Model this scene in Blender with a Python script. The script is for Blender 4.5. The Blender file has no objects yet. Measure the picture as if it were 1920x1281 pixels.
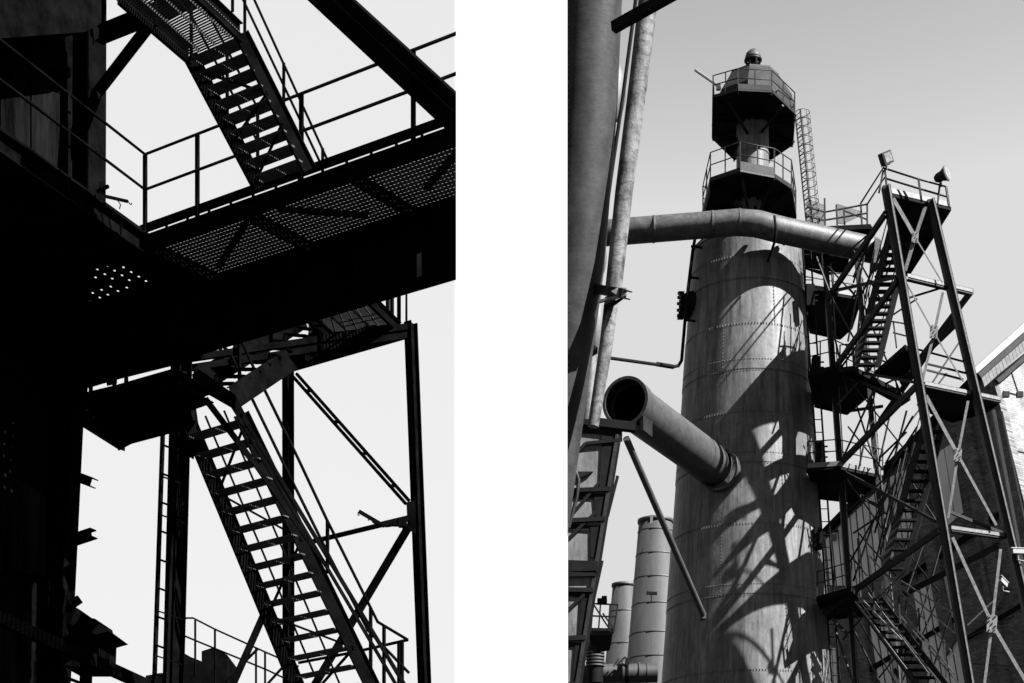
import bpy, bmesh, math, random
from mathutils import Vector, Matrix
random.seed(7)
S = bpy.context.scene
C = S.collection
R = math.radians
# ------------------------------------------------------------------ camera (level, perspective-control lens), sky, sun, exposure
F, HX, HY, EYE = 3400.0, 960.0, 1930.0, 1.7
cd = bpy.data.cameras.new('camera'); cam = bpy.data.objects.new('camera', cd); C.objects.link(cam)
cam.location = (0, 0, EYE); cam.rotation_euler = (R(90), 0, 0)
cd.sensor_fit = 'HORIZONTAL'; cd.sensor_width = 36.0; cd.lens = 36.0 * F / 1920.0
cd.shift_y = (HY - 640.5) / 1920.0
cd.clip_start = 0.1; cd.clip_end = 3000
S.camera = cam
S.view_settings.view_transform = 'Standard'; S.view_settings.look = 'None'
S.view_settings.gamma = 1.0; S.view_settings.use_curve_mapping = False
S.view_settings.exposure = 2.85
SUN_AZ, SUN_EL = 121.0, 44.0        # azimuth measured clockwise from +Y
sd = Vector((math.sin(R(SUN_AZ)) * math.cos(R(SUN_EL)), math.cos(R(SUN_AZ)) * math.cos(R(SUN_EL)), math.sin(R(SUN_EL))))
sl = bpy.data.lights.new('sun', 'SUN'); sun = bpy.data.objects.new('sun', sl); C.objects.link(sun)
sl.energy = 5.0; sl.angle = R(0.5); sl.color = (1.0, 1.0, 1.0)
sun.rotation_euler = (-sd).to_track_quat('-Z', 'Y').to_euler()
sun.location = (30, -30, 60)
W = bpy.data.worlds.new('World'); S.world = W; W.use_nodes = True
nt = W.node_tree; nt.nodes.clear()
def N(t, **k):
    n = nt.nodes.new(t)
    for a, b in k.items(): setattr(n, a, b)
    return n
def MA(op, a, b=None, c=None, clamp=False):
    n = nt.nodes.new('ShaderNodeMath'); n.operation = op; n.use_clamp = clamp
    for i, v in enumerate((a, b, c)):
        if v is None: continue
        if isinstance(v, (int, float)): n.inputs[i].default_value = v
        else: nt.links.new(v, n.inputs[i])
    return n.outputs[0]
def MR(v, a, b, c, d, t='SMOOTHSTEP'):
    n = nt.nodes.new('ShaderNodeMapRange'); n.interpolation_type = t
    nt.links.new(v, n.inputs[0])
    for i, x in enumerate((a, b, c, d)): n.inputs[1 + i].default_value = x
    return n.outputs[0]
sky = N('ShaderNodeTexSky', sky_type='NISHITA', sun_disc=False)
sky.sun_elevation = R(SUN_EL); sky.sun_rotation = R(SUN_AZ)
sky.air_density = 1.0; sky.dust_density = 0.3; sky.ozone_density = 1.0
sepc = N('ShaderNodeSeparateColor'); nt.links.new(sky.outputs[0], sepc.inputs[0])
tc = N('ShaderNodeTexCoord'); sx = N('ShaderNodeSeparateXYZ'); nt.links.new(tc.outputs['Generated'], sx.inputs[0])
az = MA('MULTIPLY', MA('ARCTAN2', sx.outputs[0], sx.outputs[1]), 57.29578)
el = MA('MULTIPLY', MA('ARCSINE', sx.outputs[2]), 57.29578)
clear = MA('MINIMUM', MA('MULTIPLY', MA('POWER', sepc.outputs[0], 2.6), 1.02), 2.0)
# bank of bright thin cloud filling the sky on one side, clear sky on the other
edge = MR(az, 1.9, 2.7, 1.0, 0.0)
far_ = MR(az, -60.0, -18.0, 0.0, 1.0)
mask = MA('MULTIPLY', MA('MULTIPLY', edge, far_), MR(el, 29.5, 38.0, 1.0, 0.0))
ns = N('ShaderNodeTexNoise'); ns.inputs['Scale'].default_value = 2.2; ns.inputs['Detail'].default_value = 3
nt.links.new(tc.outputs['Generated'], ns.inputs['Vector'])
core = MA('MULTIPLY', MR(az, -1.86, -1.74, 0.0, 0.75), 1.0)
base = MR(el, 8.0, 30.0, 2.5, 2.27, 'LINEAR')
cloud = MA('ADD', MA('ADD', base, core), MA('MULTIPLY', MA('SUBTRACT', ns.outputs[0], 0.5), 0.1))
mx = N('ShaderNodeMix', data_type='FLOAT')
nt.links.new(mask, mx.inputs[0]); nt.links.new(clear, mx.inputs[2]); nt.links.new(cloud, mx.inputs[3])
comb = N('ShaderNodeCombineColor')
for i in range(3): nt.links.new(mx.outputs[0], comb.inputs[i])
bg = N('ShaderNodeBackground'); bg.inputs[1].default_value = 0.05
nt.links.new(comb.outputs[0], bg.inputs[0])
wo = N('ShaderNodeOutputWorld'); nt.links.new(bg.outputs[0], wo.inputs[0])

# ------------------------------------------------------------------ placing helpers
def P(px, py, Y):                     # point seen at photo pixel (px, py) at distance Y
    return Vector(((px - HX) * Y / F, Y, EYE + (HY - py) * Y / F))
P0 = P
def PZ(px, py, Z):                    # same, on the horizontal plane at height Z
    return P0(px, py, (Z - EYE) * F / (HY - py))
class VP:                             # vertical plane through two ground points
    def __init__(s, a, b):
        s.a = Vector((a[0], a[1])); d = Vector((b[0] - a[0], b[1] - a[1])); s.d = d.normalized(); s.n = Vector((-s.d.y, s.d.x))
        if s.n.y > 0: s.n = -s.n     # towards the camera
        s.n3 = Vector((s.n.x, s.n.y, 0))
    def at(s, px, py, off=0.0):
        r = Vector(((px - HX) / F, 1.0)); a = s.a + s.n * off
        return P(px, py, a.dot(s.n) / r.dot(s.n))
UP = Vector((0, 0, 1))
def frame(a, b, up=UP):
    d = (b - a).normalized()
    s = d.cross(up)
    if s.length < 1e-4: s = d.cross(Vector((0, 1, 0)))
    s.normalize(); u = s.cross(d).normalized()
    return d, s, u
class MB:
    def __init__(s): s.v = []; s.f = []; s.sm = []
    def add(s, vs, fs, smooth=False):
        n = len(s.v); s.v += [Vector(x) for x in vs]; s.f += [tuple(i + n for i in f) for f in fs]; s.sm += [smooth] * len(fs); return s
    def hexa(s, v):
        return s.add(v, [(0, 3, 2, 1), (4, 5, 6, 7), (0, 1, 5, 4), (1, 2, 6, 5), (2, 3, 7, 6), (3, 0, 4, 7)])
    def box(s, c, sz, X=Vector((1, 0, 0)), Y=None, Z=UP):
        c = Vector(c); X = Vector(X).normalized(); Z = Vector(Z).normalized(); Y = Z.cross(X).normalized() if Y is None else Vector(Y).normalized()
        x, y, z = X * sz[0] / 2, Y * sz[1] / 2, Z * sz[2] / 2
        return s.hexa([c - x - y - z, c + x - y - z, c + x + y - z, c - x + y - z, c - x - y + z, c + x - y + z, c + x + y + z, c - x + y + z])
    def bar(s, a, b, w, h, up=UP, off=(0, 0)):        # rectangular bar, w sideways, h along up
        a = Vector(a); b = Vector(b); d, sd_, u = frame(a, b, up); o = sd_ * off[0] + u * off[1]; a = a + o; b = b + o
        x, z = sd_ * w / 2, u * h / 2
        return s.hexa([a - x - z, a + x - z, b + x - z, b - x - z, a - x + z, a + x + z, b + x + z, b - x + z])
    def ibeam(s, a, b, w, h, t, up=UP):               # flanges at +-h/2 along up, web between
        s.bar(a, b, w, t, up, (0, h / 2 - t / 2)); s.bar(a, b, w, t, up, (0, -h / 2 + t / 2)); return s.bar(a, b, t, h - 2 * t, up)
    def chan(s, a, b, w, h, t, up=UP, side=1):
        s.bar(a, b, w, t, up, (0, h / 2 - t / 2)); s.bar(a, b, w, t, up, (0, -h / 2 + t / 2)); return s.bar(a, b, t, h - 2 * t, up, (side * (w / 2 - t / 2), 0))
    def tube(s, pts, r, seg=10, cap=True, closed=False, smooth=True):
        pts = [Vector(p) for p in pts]; n = len(pts); rr = r if isinstance(r, (list, tuple)) else [r] * n
        rings = []; pu = None
        for i, p in enumerate(pts):
            if closed: d = (pts[(i + 1) % n] - pts[i - 1]).normalized()
            else:
                d = Vector((0, 0, 0))
                if i: d += (p - pts[i - 1]).normalized()
                if i < n - 1: d += (pts[i + 1] - p).normalized()
                d.normalize()
            if pu is None:
                pu = UP if abs(d.z) < .95 else Vector((0, 1, 0))
            sd_ = d.cross(pu); sd_.normalize(); u = sd_.cross(d).normalized(); pu = u
            rings.append([p + sd_ * math.cos(2 * math.pi * k / seg) * rr[i] + u * math.sin(2 * math.pi * k / seg) * rr[i] for k in range(seg)])
        vs = [v for rg in rings for v in rg]; fs = []
        m = n if closed else n - 1
        for i in range(m):
            j = (i + 1) % n
            for k in range(seg):
                k2 = (k + 1) % seg
                fs.append((i * seg + k, i * seg + k2, j * seg + k2, j * seg + k))
        s.add(vs, fs, smooth)
        if cap and not closed:
            s.add(rings[0], [tuple(range(seg))]); s.add(rings[-1], [tuple(reversed(range(seg)))])
        return s
    def shell(s, a, b, r0, r1, t, seg=40):            # open tube with wall thickness
        a = Vector(a); b = Vector(b); d, sd_, u = frame(a, b)
        def ring(p, r): return [p + sd_ * math.cos(2 * math.pi * k / seg) * r + u * math.sin(2 * math.pi * k / seg) * r for k in range(seg)]
        vs = ring(a, r0) + ring(b, r1) + ring(b, r1 - t) + ring(a, r0 - t)
        for q in range(4):
            q2 = (q + 1) % 4
            s.add(vs, [(q * seg + k, q * seg + (k + 1) % seg, q2 * seg + (k + 1) % seg, q2 * seg + k) for k in range(seg)], q % 2 == 0)
        return s
    def lathe(s, prof, c, seg=48, smooth=True, X=1.0):
        c = Vector(c); vs = []
        for r, z in prof:
            for k in range(seg):
                a = 2 * math.pi * k / seg; vs.append(c + Vector((math.cos(a) * r, math.sin(a) * r, z)))
        fs = []
        for i in range(len(prof) - 1):
            for k in range(seg):
                k2 = (k + 1) % seg; fs.append((i * seg + k, i * seg + k2, (i + 1) * seg + k2, (i + 1) * seg + k))
        return s.add(vs, fs, smooth)
    def prism(s, pts, ext):                            # polygon pushed along ext
        pts = [Vector(p) for p in pts]; e = Vector(ext); n = len(pts)
        s.add(pts + [p + e for p in pts], [tuple(range(n)), tuple(reversed(range(n, 2 * n)))] + [(i, i + n, (i + 1) % n + n, (i + 1) % n) for i in range(n)])
        return s
    def mesh(s, name, m, origin=Vector((0, 0, 0))):
        me = bpy.data.meshes.new(name); me.from_pydata([tuple(v - origin) for v in s.v], [], s.f)
        me.polygons.foreach_set('use_smooth', s.sm); me.update()
        bm = bmesh.new(); bm.from_mesh(me); bmesh.ops.recalc_face_normals(bm, faces=bm.faces); bm.to_mesh(me); bm.free()
        if m: me.materials.append(m)
        return me
    def build(s, name, m, parent=None, kind=None, label=None):
        org = wloc(parent) if parent is not None else (sum(s.v, Vector()) / len(s.v))
        if parent is None: org.z = min(v.z for v in s.v)
        o = bpy.data.objects.new(name, s.mesh(name, m, org)); C.objects.link(o)
        if parent is not None: o.parent = parent
        else: o.location = org
        if kind: o['kind'] = kind
        if label: o['label'] = label
        return o
def wloc(o):
    l = Vector((0, 0, 0))
    while o is not None: l = l + o.location; o = o.parent
    return l
def thing(name, label, cat, loc, group=None):
    o = bpy.data.objects.new(name, None); C.objects.link(o); o.location = loc; o.empty_display_size = .3
    o['label'] = label; o['category'] = cat
    if group: o['group'] = group
    return o
def tag(o, label, cat, group=None):
    o['label'] = label; o['category'] = cat
    if group: o['group'] = group
    return o
def inst(name, me, M, parent):                         # a piece sharing mesh data; M is its world matrix
    o = bpy.data.objects.new(name, me); C.objects.link(o); o.parent = parent
    o.matrix_local = Matrix.Translation(-wloc(parent)) @ M; return o
def mat4(X, Y, Z, T):
    return Matrix(((X[0], Y[0], Z[0], T[0]), (X[1], Y[1], Z[1], T[1]), (X[2], Y[2], Z[2], T[2]), (0, 0, 0, 1)))
def cut(o, px, keep_right=False):                      # trim an object where it ends at a vertical plane
    n = Vector((F, HX - px, 0)).normalized()
    loc = wloc(o)
    bm = bmesh.new(); bm.from_mesh(o.data)
    co = Vector((0, 0, EYE)) - loc
    if keep_right: n = -n
    r = bmesh.ops.bisect_plane(bm, geom=bm.verts[:] + bm.edges[:] + bm.faces[:], plane_co=co, plane_no=n, clear_outer=True)
    ed = [g for g in r['geom_cut'] if isinstance(g, bmesh.types.BMEdge)]
    if ed:
        try: bmesh.ops.holes_fill(bm, edges=ed, sides=0)
        except Exception: pass
    bm.to_mesh(o.data); bm.free()
    return o

# ------------------------------------------------------------------ materials
def material(name, lo, hi, scale=3.0, stretch=(1, 1, 1), rough=0.6, spec=0.3, metal=0.0, bump=0.15, detail=6, contrast=(0.35, 0.68), extra=None):
    m = bpy.data.materials.new(name); m.use_nodes = True; t = m.node_tree; t.nodes.clear()
    L = t.links.new
    out = t.nodes.new('ShaderNodeOutputMaterial'); b = t.nodes.new('ShaderNodeBsdfPrincipled'); L(b.outputs[0], out.inputs[0])
    geo = t.nodes.new('ShaderNodeNewGeometry'); mp = t.nodes.new('ShaderNodeMapping'); L(geo.outputs['Position'], mp.inputs[0]); mp.inputs['Scale'].default_value = stretch
    nz = t.nodes.new('ShaderNodeTexNoise'); nz.inputs['Scale'].default_value = scale; nz.inputs['Detail'].default_value = detail; nz.inputs['Roughness'].default_value = .65
    L(mp.outputs[0], nz.inputs['Vector'])
    cr = t.nodes.new('ShaderNodeValToRGB'); cr.color_ramp.elements[0].position = contrast[0]; cr.color_ramp.elements[1].position = contrast[1]
    cr.color_ramp.elements[0].color = (lo, lo, lo, 1); cr.color_ramp.elements[1].color = (hi, hi, hi, 1)
    L(nz.outputs[0], cr.inputs[0]); col = cr.outputs[0]
    n2 = t.nodes.new('ShaderNodeTexNoise'); n2.inputs['Scale'].default_value = scale * 6; n2.inputs['Detail'].default_value = 4
    L(geo.outputs['Position'], n2.inputs['Vector'])
    if extra:                                          # second layer: (scale, stretch, strength, threshold) multiplies the colour
        for sc, st, k, th in extra:
            m2 = t.nodes.new('ShaderNodeMapping'); L(geo.outputs['Position'], m2.inputs[0]); m2.inputs['Scale'].default_value = st
            n3 = t.nodes.new('ShaderNodeTexNoise'); n3.inputs['Scale'].default_value = sc; n3.inputs['Detail'].default_value = 8; n3.inputs['Roughness'].default_value = .7
            L(m2.outputs[0], n3.inputs['Vector'])
            r2 = t.nodes.new('ShaderNodeMapRange'); L(n3.outputs[0], r2.inputs[0]); r2.inputs[1].default_value = th - .1; r2.inputs[2].default_value = th + .1; r2.inputs[3].default_value = 1 - k; r2.inputs[4].default_value = 1
            mm = t.nodes.new('ShaderNodeMix'); mm.data_type = 'RGBA'; mm.blend_type = 'MULTIPLY'; mm.inputs[0].default_value = 1
            L(col, mm.inputs[6]); L(r2.outputs[0], mm.inputs[7]); col = mm.outputs[2]
    L(col, b.inputs['Base Color'])
    rr = t.nodes.new('ShaderNodeMapRange'); L(n2.outputs[0], rr.inputs[0]); rr.inputs[3].default_value = rough - .12; rr.inputs[4].default_value = rough + .15; L(rr.outputs[0], b.inputs['Roughness'])
    b.inputs['Specular IOR Level'].default_value = spec; b.inputs['Metallic'].default_value = metal
    if bump:
        bp = t.nodes.new('ShaderNodeBump'); bp.inputs['Strength'].default_value = bump; bp.inputs['Distance'].default_value = .02; L(n2.outputs[0], bp.inputs['Height']); L(bp.outputs[0], b.inputs['Normal'])
    return m
def brick_mat(name, lo, hi, mortar, ux, scale=1.0):
    m = bpy.data.materials.new(name); m.use_nodes = True; t = m.node_tree; L = t.links.new; b = t.nodes['Principled BSDF']
    geo = t.nodes.new('ShaderNodeNewGeometry')
    d = t.nodes.new('ShaderNodeVectorMath'); d.operation = 'DOT_PRODUCT'; L(geo.outputs['Position'], d.inputs[0]); d.inputs[1].default_value = (ux[0], ux[1], 0)
    sp = t.nodes.new('ShaderNodeSeparateXYZ'); L(geo.outputs['Position'], sp.inputs[0])
    cb = t.nodes.new('ShaderNodeCombineXYZ'); L(d.outputs['Value'], cb.inputs[0]); L(sp.outputs[2], cb.inputs[1])
    br = t.nodes.new('ShaderNodeTexBrick'); L(cb.outputs[0], br.inputs['Vector']); br.inputs['Scale'].default_value = 1.0
    br.inputs['Brick Width'].default_value = .27 * scale; br.inputs['Row Height'].default_value = .085 * scale; br.inputs['Mortar Size'].default_value = .008 * scale
    br.inputs['Color1'].default_value = (lo, lo, lo, 1); br.inputs['Color2'].default_value = (hi, hi, hi, 1); br.inputs['Mortar'].default_value = (mortar, mortar, mortar, 1)
    nz = t.nodes.new('ShaderNodeTexNoise'); nz.inputs['Scale'].default_value = 1.3; nz.inputs['Detail'].default_value = 8; L(geo.outputs['Position'], nz.inputs['Vector'])
    r2 = t.nodes.new('ShaderNodeMapRange'); L(nz.outputs[0], r2.inputs[0]); r2.inputs[1].default_value = .3; r2.inputs[2].default_value = .7; r2.inputs[3].default_value = .65; r2.inputs[4].default_value = 1.15
    mm = t.nodes.new('ShaderNodeMix'); mm.data_type = 'RGBA'; mm.blend_type = 'MULTIPLY'; mm.inputs[0].default_value = 1; L(br.outputs[0], mm.inputs[6]); L(r2.outputs[0], mm.inputs[7])
    L(mm.outputs[2], b.inputs['Base Color']); b.inputs['Roughness'].default_value = .9; b.inputs['Specular IOR Level'].default_value = .15
    bp = t.nodes.new('ShaderNodeBump'); bp.inputs['Strength'].default_value = .5; bp.inputs['Distance'].default_value = .015; L(br.outputs['Fac'], bp.inputs['Height']); bp.invert = True; L(bp.outputs[0], b.inputs['Normal'])
    return m
BACKLIT = material('backlit_shade_steel', .0007, .0024, 2.5, rough=.8, spec=.0, bump=.2)  # near-black base colour puts the shade of the backlit side into the steel
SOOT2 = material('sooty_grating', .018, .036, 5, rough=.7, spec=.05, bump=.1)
BACKLITP = material('weathered_shade_plate', .0006, .007, 1.6, (1, 1, .16), rough=.7, spec=.0, bump=.15, extra=[(6, (1, 1, .1), .5, .5)])  # weather streaks over a colour darkened to hold the same backlit shade
STACK = material('riveted_plate', .036, .09, 1.1, (1, 1, .13), rough=.55, spec=.2, bump=.25, extra=[(5, (1, 1, .06), .6, .45), (2.2, (1, 1, .7), .4, .45), (11, (1, 1, .04), .3, .47)])
STACKSM = material('small_stack_plate', .010, .017, 2, (1, 1, .3), rough=.6, spec=.3, bump=.2, extra=[(7, (1, 1, .1), .3, .42)])
PIPE = material('weathered_pipe', .014, .04, 3.2, rough=.55, spec=.2, bump=.25, extra=[(11, (1, 1, 1), .35, .46)])
DUCT = material('duct_plate', .016, .028, 2, (1, 1, 2), rough=.6, spec=.15, bump=.2, extra=[(14, (1, 3, 1), .3, .42)])
NEARP = material('near_pipe_plate', .010, .021, 5, (1, 1, .6), rough=.6, spec=.08, bump=.06, extra=[(9, (.6, .6, 2.5), .35, .42), (40, (.3, .3, 1.5), .3, .4)])
PALE = material('pale_mottled_pipe', .018, .085, 7, (1, 1, .35), rough=.6, spec=.1, bump=.2, contrast=(.32, .6), extra=[(16, (.5, .5, 1.2), .75, .45), (40, (1, 1, .3), .4, .42)])
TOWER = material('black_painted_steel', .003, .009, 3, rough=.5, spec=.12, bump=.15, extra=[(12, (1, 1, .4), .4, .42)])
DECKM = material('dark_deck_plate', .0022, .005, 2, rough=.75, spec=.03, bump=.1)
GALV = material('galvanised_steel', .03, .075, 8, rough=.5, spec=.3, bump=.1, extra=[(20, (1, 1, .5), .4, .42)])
WEB = material('grey_web_plate', .03, .07, 2.4, (1, 1, .35), rough=.6, spec=.25, bump=.2, extra=[(8, (1, 1, .3), .3, .45)])
CLAD = material('pale_cladding', .3, .42, 1.0, (1, 1, .2), rough=.7, spec=.2, bump=.05)
MIDM = material('weathered_dark_paint', .006, .014, 3, rough=.6, spec=.1, bump=.1, extra=[(12, (1, 1, .4), .4, .42)])
SOFF = material('soffit_paint', .05, .08, 4, rough=.8, spec=.1, bump=.05)
WHITE = material('white_roof_edge', .09, .13, 3, rough=.6, spec=.2, bump=.05)
GLASS = material('lamp_glass', .05, .12, 9, rough=.15, spec=.8, bump=.0)
GROUND = material('asphalt', .015, .03, 1.0, rough=.9, spec=.1, bump=.3)
# ------------------------------------------------------------------ ground
g = MB(); g.add([(-900, -60, 0), (900, -60, 0), (900, 1500, 0), (-900, 1500, 0)], [(0, 1, 2, 3)])
gr = g.build('ground', GROUND); gr['kind'] = 'structure'

def rail(root, pts, heights, m, r=.022, posts=None, hpost=None, seg=8, post_r=None, up=UP):
    """rails over a 3-D base line; posts at the given base points"""
    for h in heights:
        q = MB(); q.tube([p + up * h for p in pts], r, seg); q.build('handrail', m, root)
    for p in (posts or []):
        q = MB(); hh = hpost or max(heights); pr = post_r or r * 1.1; q.bar(p, p + up * hh, pr * 2, pr * 2, Vector((0, 1, 0))); q.build('rail_post', m, root)
def lerp(a, b, t): return a + (b - a) * t
def tread_mesh(m, w, dep, bars=4, th=.014, solid=False):
    q = MB()
    if solid:
        q.box((0, 0, 0), (w, dep, .02)); q.box((0, -dep / 2, -.035), (w, .012, .06)); q.box((0, dep / 2, -.035), (w, .012, .06))
    else:
        for i in range(bars + 2):
            y = -dep / 2 + dep * i / (bars + 1)
            q.box((0, y, 0), (w, dep / (bars + 1) * (.5 if 0 < i < bars + 1 else .8), th))
        for x in (-w / 2, 0, w / 2): q.box((x, 0, -.004), (.03, dep, th * 1.5))
    return q.mesh('tread', m)
def flight(root, FL, FR, TL, TR, n, m, mt, sh=.24, solid=False, dep=None, t0=.0, sw=.05, bars=4):
    """stair flight: foot left/right, top left/right"""
    for a, b in ((FL, TL), (FR, TR)):
        q = MB(); q.chan(a, b, sw, sh, .014); q.build('stringer', m, root)
    ac = ((FR - FL) + (TR - TL)) / 2; w = ac.length - .1; X = ac.normalized()
    go = (TL + TR - FL - FR) / 2; h = Vector((go.x, go.y, 0)); dep = dep or h.length / n * 1.0
    Y = UP.cross(X).normalized()
    if Y.dot(h) < 0: Y = -Y
    me = tread_mesh(mt, w, dep, bars=bars, solid=solid)
    X2 = Y.cross(UP)
    if X2.dot(X) < 0: Z = -UP
    else: Z = UP
    for i in range(n):
        t = (i + .5 + t0) / n
        c = (lerp(FL, TL, t) + lerp(FR, TR, t)) / 2
        inst('tread', me, mat4(X, Y, UP, c), root)
    # slim cross ties under the flight
    return me

# ================================================================== LEFT: walkway bridge, backlit stairs
ZW = 13.48
NB0, NB1 = PZ(262, 437, ZW), PZ(875, 218, ZW)         # near edge of the walkway deck
D1 = (NB1 - NB0).normalized()
ND = Vector((-D1.y, D1.x, 0)); ND = ND if ND.y > 0 else -ND      # away from the camera
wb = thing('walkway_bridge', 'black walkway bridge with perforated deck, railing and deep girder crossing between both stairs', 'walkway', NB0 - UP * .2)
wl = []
q = MB(); q.bar(NB0 + UP * .04, NB1 + UP * .04, .012, .14); wl.append(q.build('kick_plate', BACKLIT, wb))
q = MB(); q.chan(NB0 - UP * .2, NB1 - UP * .2, .09, .24, .015, side=-1); wl.append(q.build('edge_channel', BACKLIT, wb))
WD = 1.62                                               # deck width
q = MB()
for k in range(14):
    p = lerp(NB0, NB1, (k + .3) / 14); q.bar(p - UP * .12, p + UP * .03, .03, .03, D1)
wl.append(q.build('kick_plate_clip', BACKLIT, wb, kind='stuff'))
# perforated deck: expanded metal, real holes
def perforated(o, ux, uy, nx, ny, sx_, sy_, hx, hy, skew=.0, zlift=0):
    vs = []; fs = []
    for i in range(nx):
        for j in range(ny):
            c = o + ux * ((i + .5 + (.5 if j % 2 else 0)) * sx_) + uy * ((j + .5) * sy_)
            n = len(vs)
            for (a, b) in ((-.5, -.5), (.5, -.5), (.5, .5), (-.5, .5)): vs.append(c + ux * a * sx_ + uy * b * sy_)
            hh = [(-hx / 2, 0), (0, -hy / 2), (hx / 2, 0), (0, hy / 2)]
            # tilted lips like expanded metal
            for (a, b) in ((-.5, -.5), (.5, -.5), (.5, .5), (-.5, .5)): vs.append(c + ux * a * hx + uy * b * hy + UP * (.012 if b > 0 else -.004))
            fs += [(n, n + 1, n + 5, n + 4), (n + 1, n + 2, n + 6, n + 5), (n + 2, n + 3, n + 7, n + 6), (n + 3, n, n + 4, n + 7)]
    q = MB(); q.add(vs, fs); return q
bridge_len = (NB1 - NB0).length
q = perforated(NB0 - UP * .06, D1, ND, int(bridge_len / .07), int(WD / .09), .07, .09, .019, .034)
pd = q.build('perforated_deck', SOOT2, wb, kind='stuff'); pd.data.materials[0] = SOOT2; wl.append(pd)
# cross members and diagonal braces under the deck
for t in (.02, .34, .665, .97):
    a = lerp(NB0, NB1, t) - UP * .2; q = MB(); q.ibeam(a, a + ND * WD, .08, .16, .012); wl.append(q.build('cross_member', BACKLIT, wb))
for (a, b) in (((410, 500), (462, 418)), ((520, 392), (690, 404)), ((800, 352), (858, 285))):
    q = MB(); q.bar(PZ(*a, ZW - .25), PZ(*b, ZW - .25), .08, .06); wl.append(q.build('deck_brace', BACKLIT, wb))
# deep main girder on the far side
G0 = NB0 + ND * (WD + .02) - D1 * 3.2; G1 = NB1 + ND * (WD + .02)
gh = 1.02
q = MB(); q.ibeam(G0 - UP * (gh / 2 + .12), G1 - UP * (gh / 2 + .12), .34, gh, .03); wl.append(q.build('main_girder', BACKLIT, wb))
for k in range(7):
    a = lerp(G0, G1, (k + .5) / 7) - ND * .09 - UP * .15; q = MB(); q.bar(a, a - UP * (gh - .06), .02, .15, ND); wl.append(q.build('web_stiffener', BACKLIT, wb))
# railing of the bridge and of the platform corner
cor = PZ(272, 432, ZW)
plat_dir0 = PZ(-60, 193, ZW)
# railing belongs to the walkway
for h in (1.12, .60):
    q = MB(); q.tube([plat_dir0 + UP * h, cor + UP * h, NB1 + UP * h], .024, 8); wl.append(q.build('handrail', BACKLIT, wb))
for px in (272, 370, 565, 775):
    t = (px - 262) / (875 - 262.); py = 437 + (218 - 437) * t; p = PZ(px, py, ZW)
    q = MB(); q.bar(p - UP * .3, p + UP * 1.12, .05, .05, D1); wl.append(q.build('rail_post', BACKLIT, wb))
p = PZ(128, 329, ZW); q = MB(); q.bar(p - UP * .3, p + UP * 1.12, .05, .05, D1); wl.append(q.build('rail_post', BACKLIT, wb))
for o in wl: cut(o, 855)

# platform / building at the far left
ed = (cor - plat_dir0).normalized(); back = Vector((-ed.y, ed.x, 0)); back = back if back.y > 0 else -back
hb = thing('furnace_building', 'black steel clad furnace building with wide overhanging platform filling the dark side beyond the walkway', 'building', Vector((-12, 31, 0)))
far = G0 + D1 * 3.2
def zp(px, py, z=ZW): return PZ(px, py, z)
# platform slab, leaving the opening for the plate with round holes
hole = [zp(150, 500), zp(240, 478), zp(300, 520), zp(170, 588)]
outer = [plat_dir0 - ed * 3, cor + ed * .12]
q = MB()
A_, B_, C_, D_ = hole
far1, far2, far3 = zp(392, 560), zp(388, 640), zp(-250, 830)
q.prism([outer[0], outer[1], zp(330, 500), C_, B_, A_], -UP * .1)
q.prism([outer[0], A_, D_, far3], -UP * .1)
q.prism([D_, C_, zp(330, 500), far1, far2, far3], -UP * .1)
q.prism([zp(300, 470, ZW - .12), zp(420, 530, ZW - .12), zp(450, 560, ZW - .12), zp(392, 610, ZW - .12), zp(300, 560, ZW - .12)], -UP * .05)
q.build('platform_slab', BACKLIT, hb)
q = MB(); q.chan(outer[0] - UP * .22, outer[1] - UP * .22, .1, .3, .015, side=-1); q.build('slab_edge_channel', BACKLIT, hb)
for t in (.1, .3, .5, .7, .9):
    a = lerp(outer[0], outer[1], t) - UP * .24
    q = MB(); q.ibeam(a, a + back * (6 - 2.6 * t), .1, .24, .014); q.build('joist', BACKLIT, hb)
# plate with round holes: rows picked as they lie
ux = (C_ - B_).normalized(); uy = (A_ - B_).normalized()
rows = [(603, 258), (558, 275), (508, 293), (645, 282), (598, 300), (547, 318), (499, 335), (685, 307), (637, 324), (586, 341), (725, 331), (675, 349), (762, 354), (578, 383), (530, 400), (484, 416), (662, 388), (616, 406), (521, 440), (469, 457), (563, 425)]
holes = [zp(x / 2.784, 400 + y / 2.784, ZW - .05) for x, y in rows]
hb_me = bmesh.new()
vs = [hb_me.verts.new(v) for v in [h_ - UP * .05 + (h_ - (A_ + C_) / 2) * .03 for h_ in hole]]
edges = [hb_me.edges.new((vs[i], vs[(i + 1) % 4])) for i in range(4)]
for h_ in holes:
    rv = [hb_me.verts.new(h_ + Vector((math.cos(a) * .019, math.sin(a) * .03, 0))) for a in [2 * math.pi * k / 8 for k in range(8)]]
    edges += [hb_me.edges.new((rv[i], rv[(i + 1) % 8])) for i in range(8)]
bmesh.ops.triangle_fill(hb_me, use_beauty=True, use_dissolve=False, edges=edges, normal=(0, 0, 1))
dele = []
for f_ in hb_me.faces:
    c = f_.calc_center_median()
    if any((c - Vector((h_.x, h_.y, c.z))).length < .018 and (c.x - h_.x) ** 2 / .019 ** 2 + (c.y - h_.y) ** 2 / .03 ** 2 < .9 for h_ in holes): dele.append(f_)
bmesh.ops.delete(hb_me, geom=dele, context='FACES_ONLY')
bmesh.ops.translate(hb_me, verts=hb_me.verts, vec=-wloc(hb))
me = bpy.data.meshes.new('holed_plate'); hb_me.to_mesh(me); hb_me.free(); me.materials.append(BACKLIT)
o = bpy.data.objects.new('holed_floor_plate', me); C.objects.link(o); o.parent = hb
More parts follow.
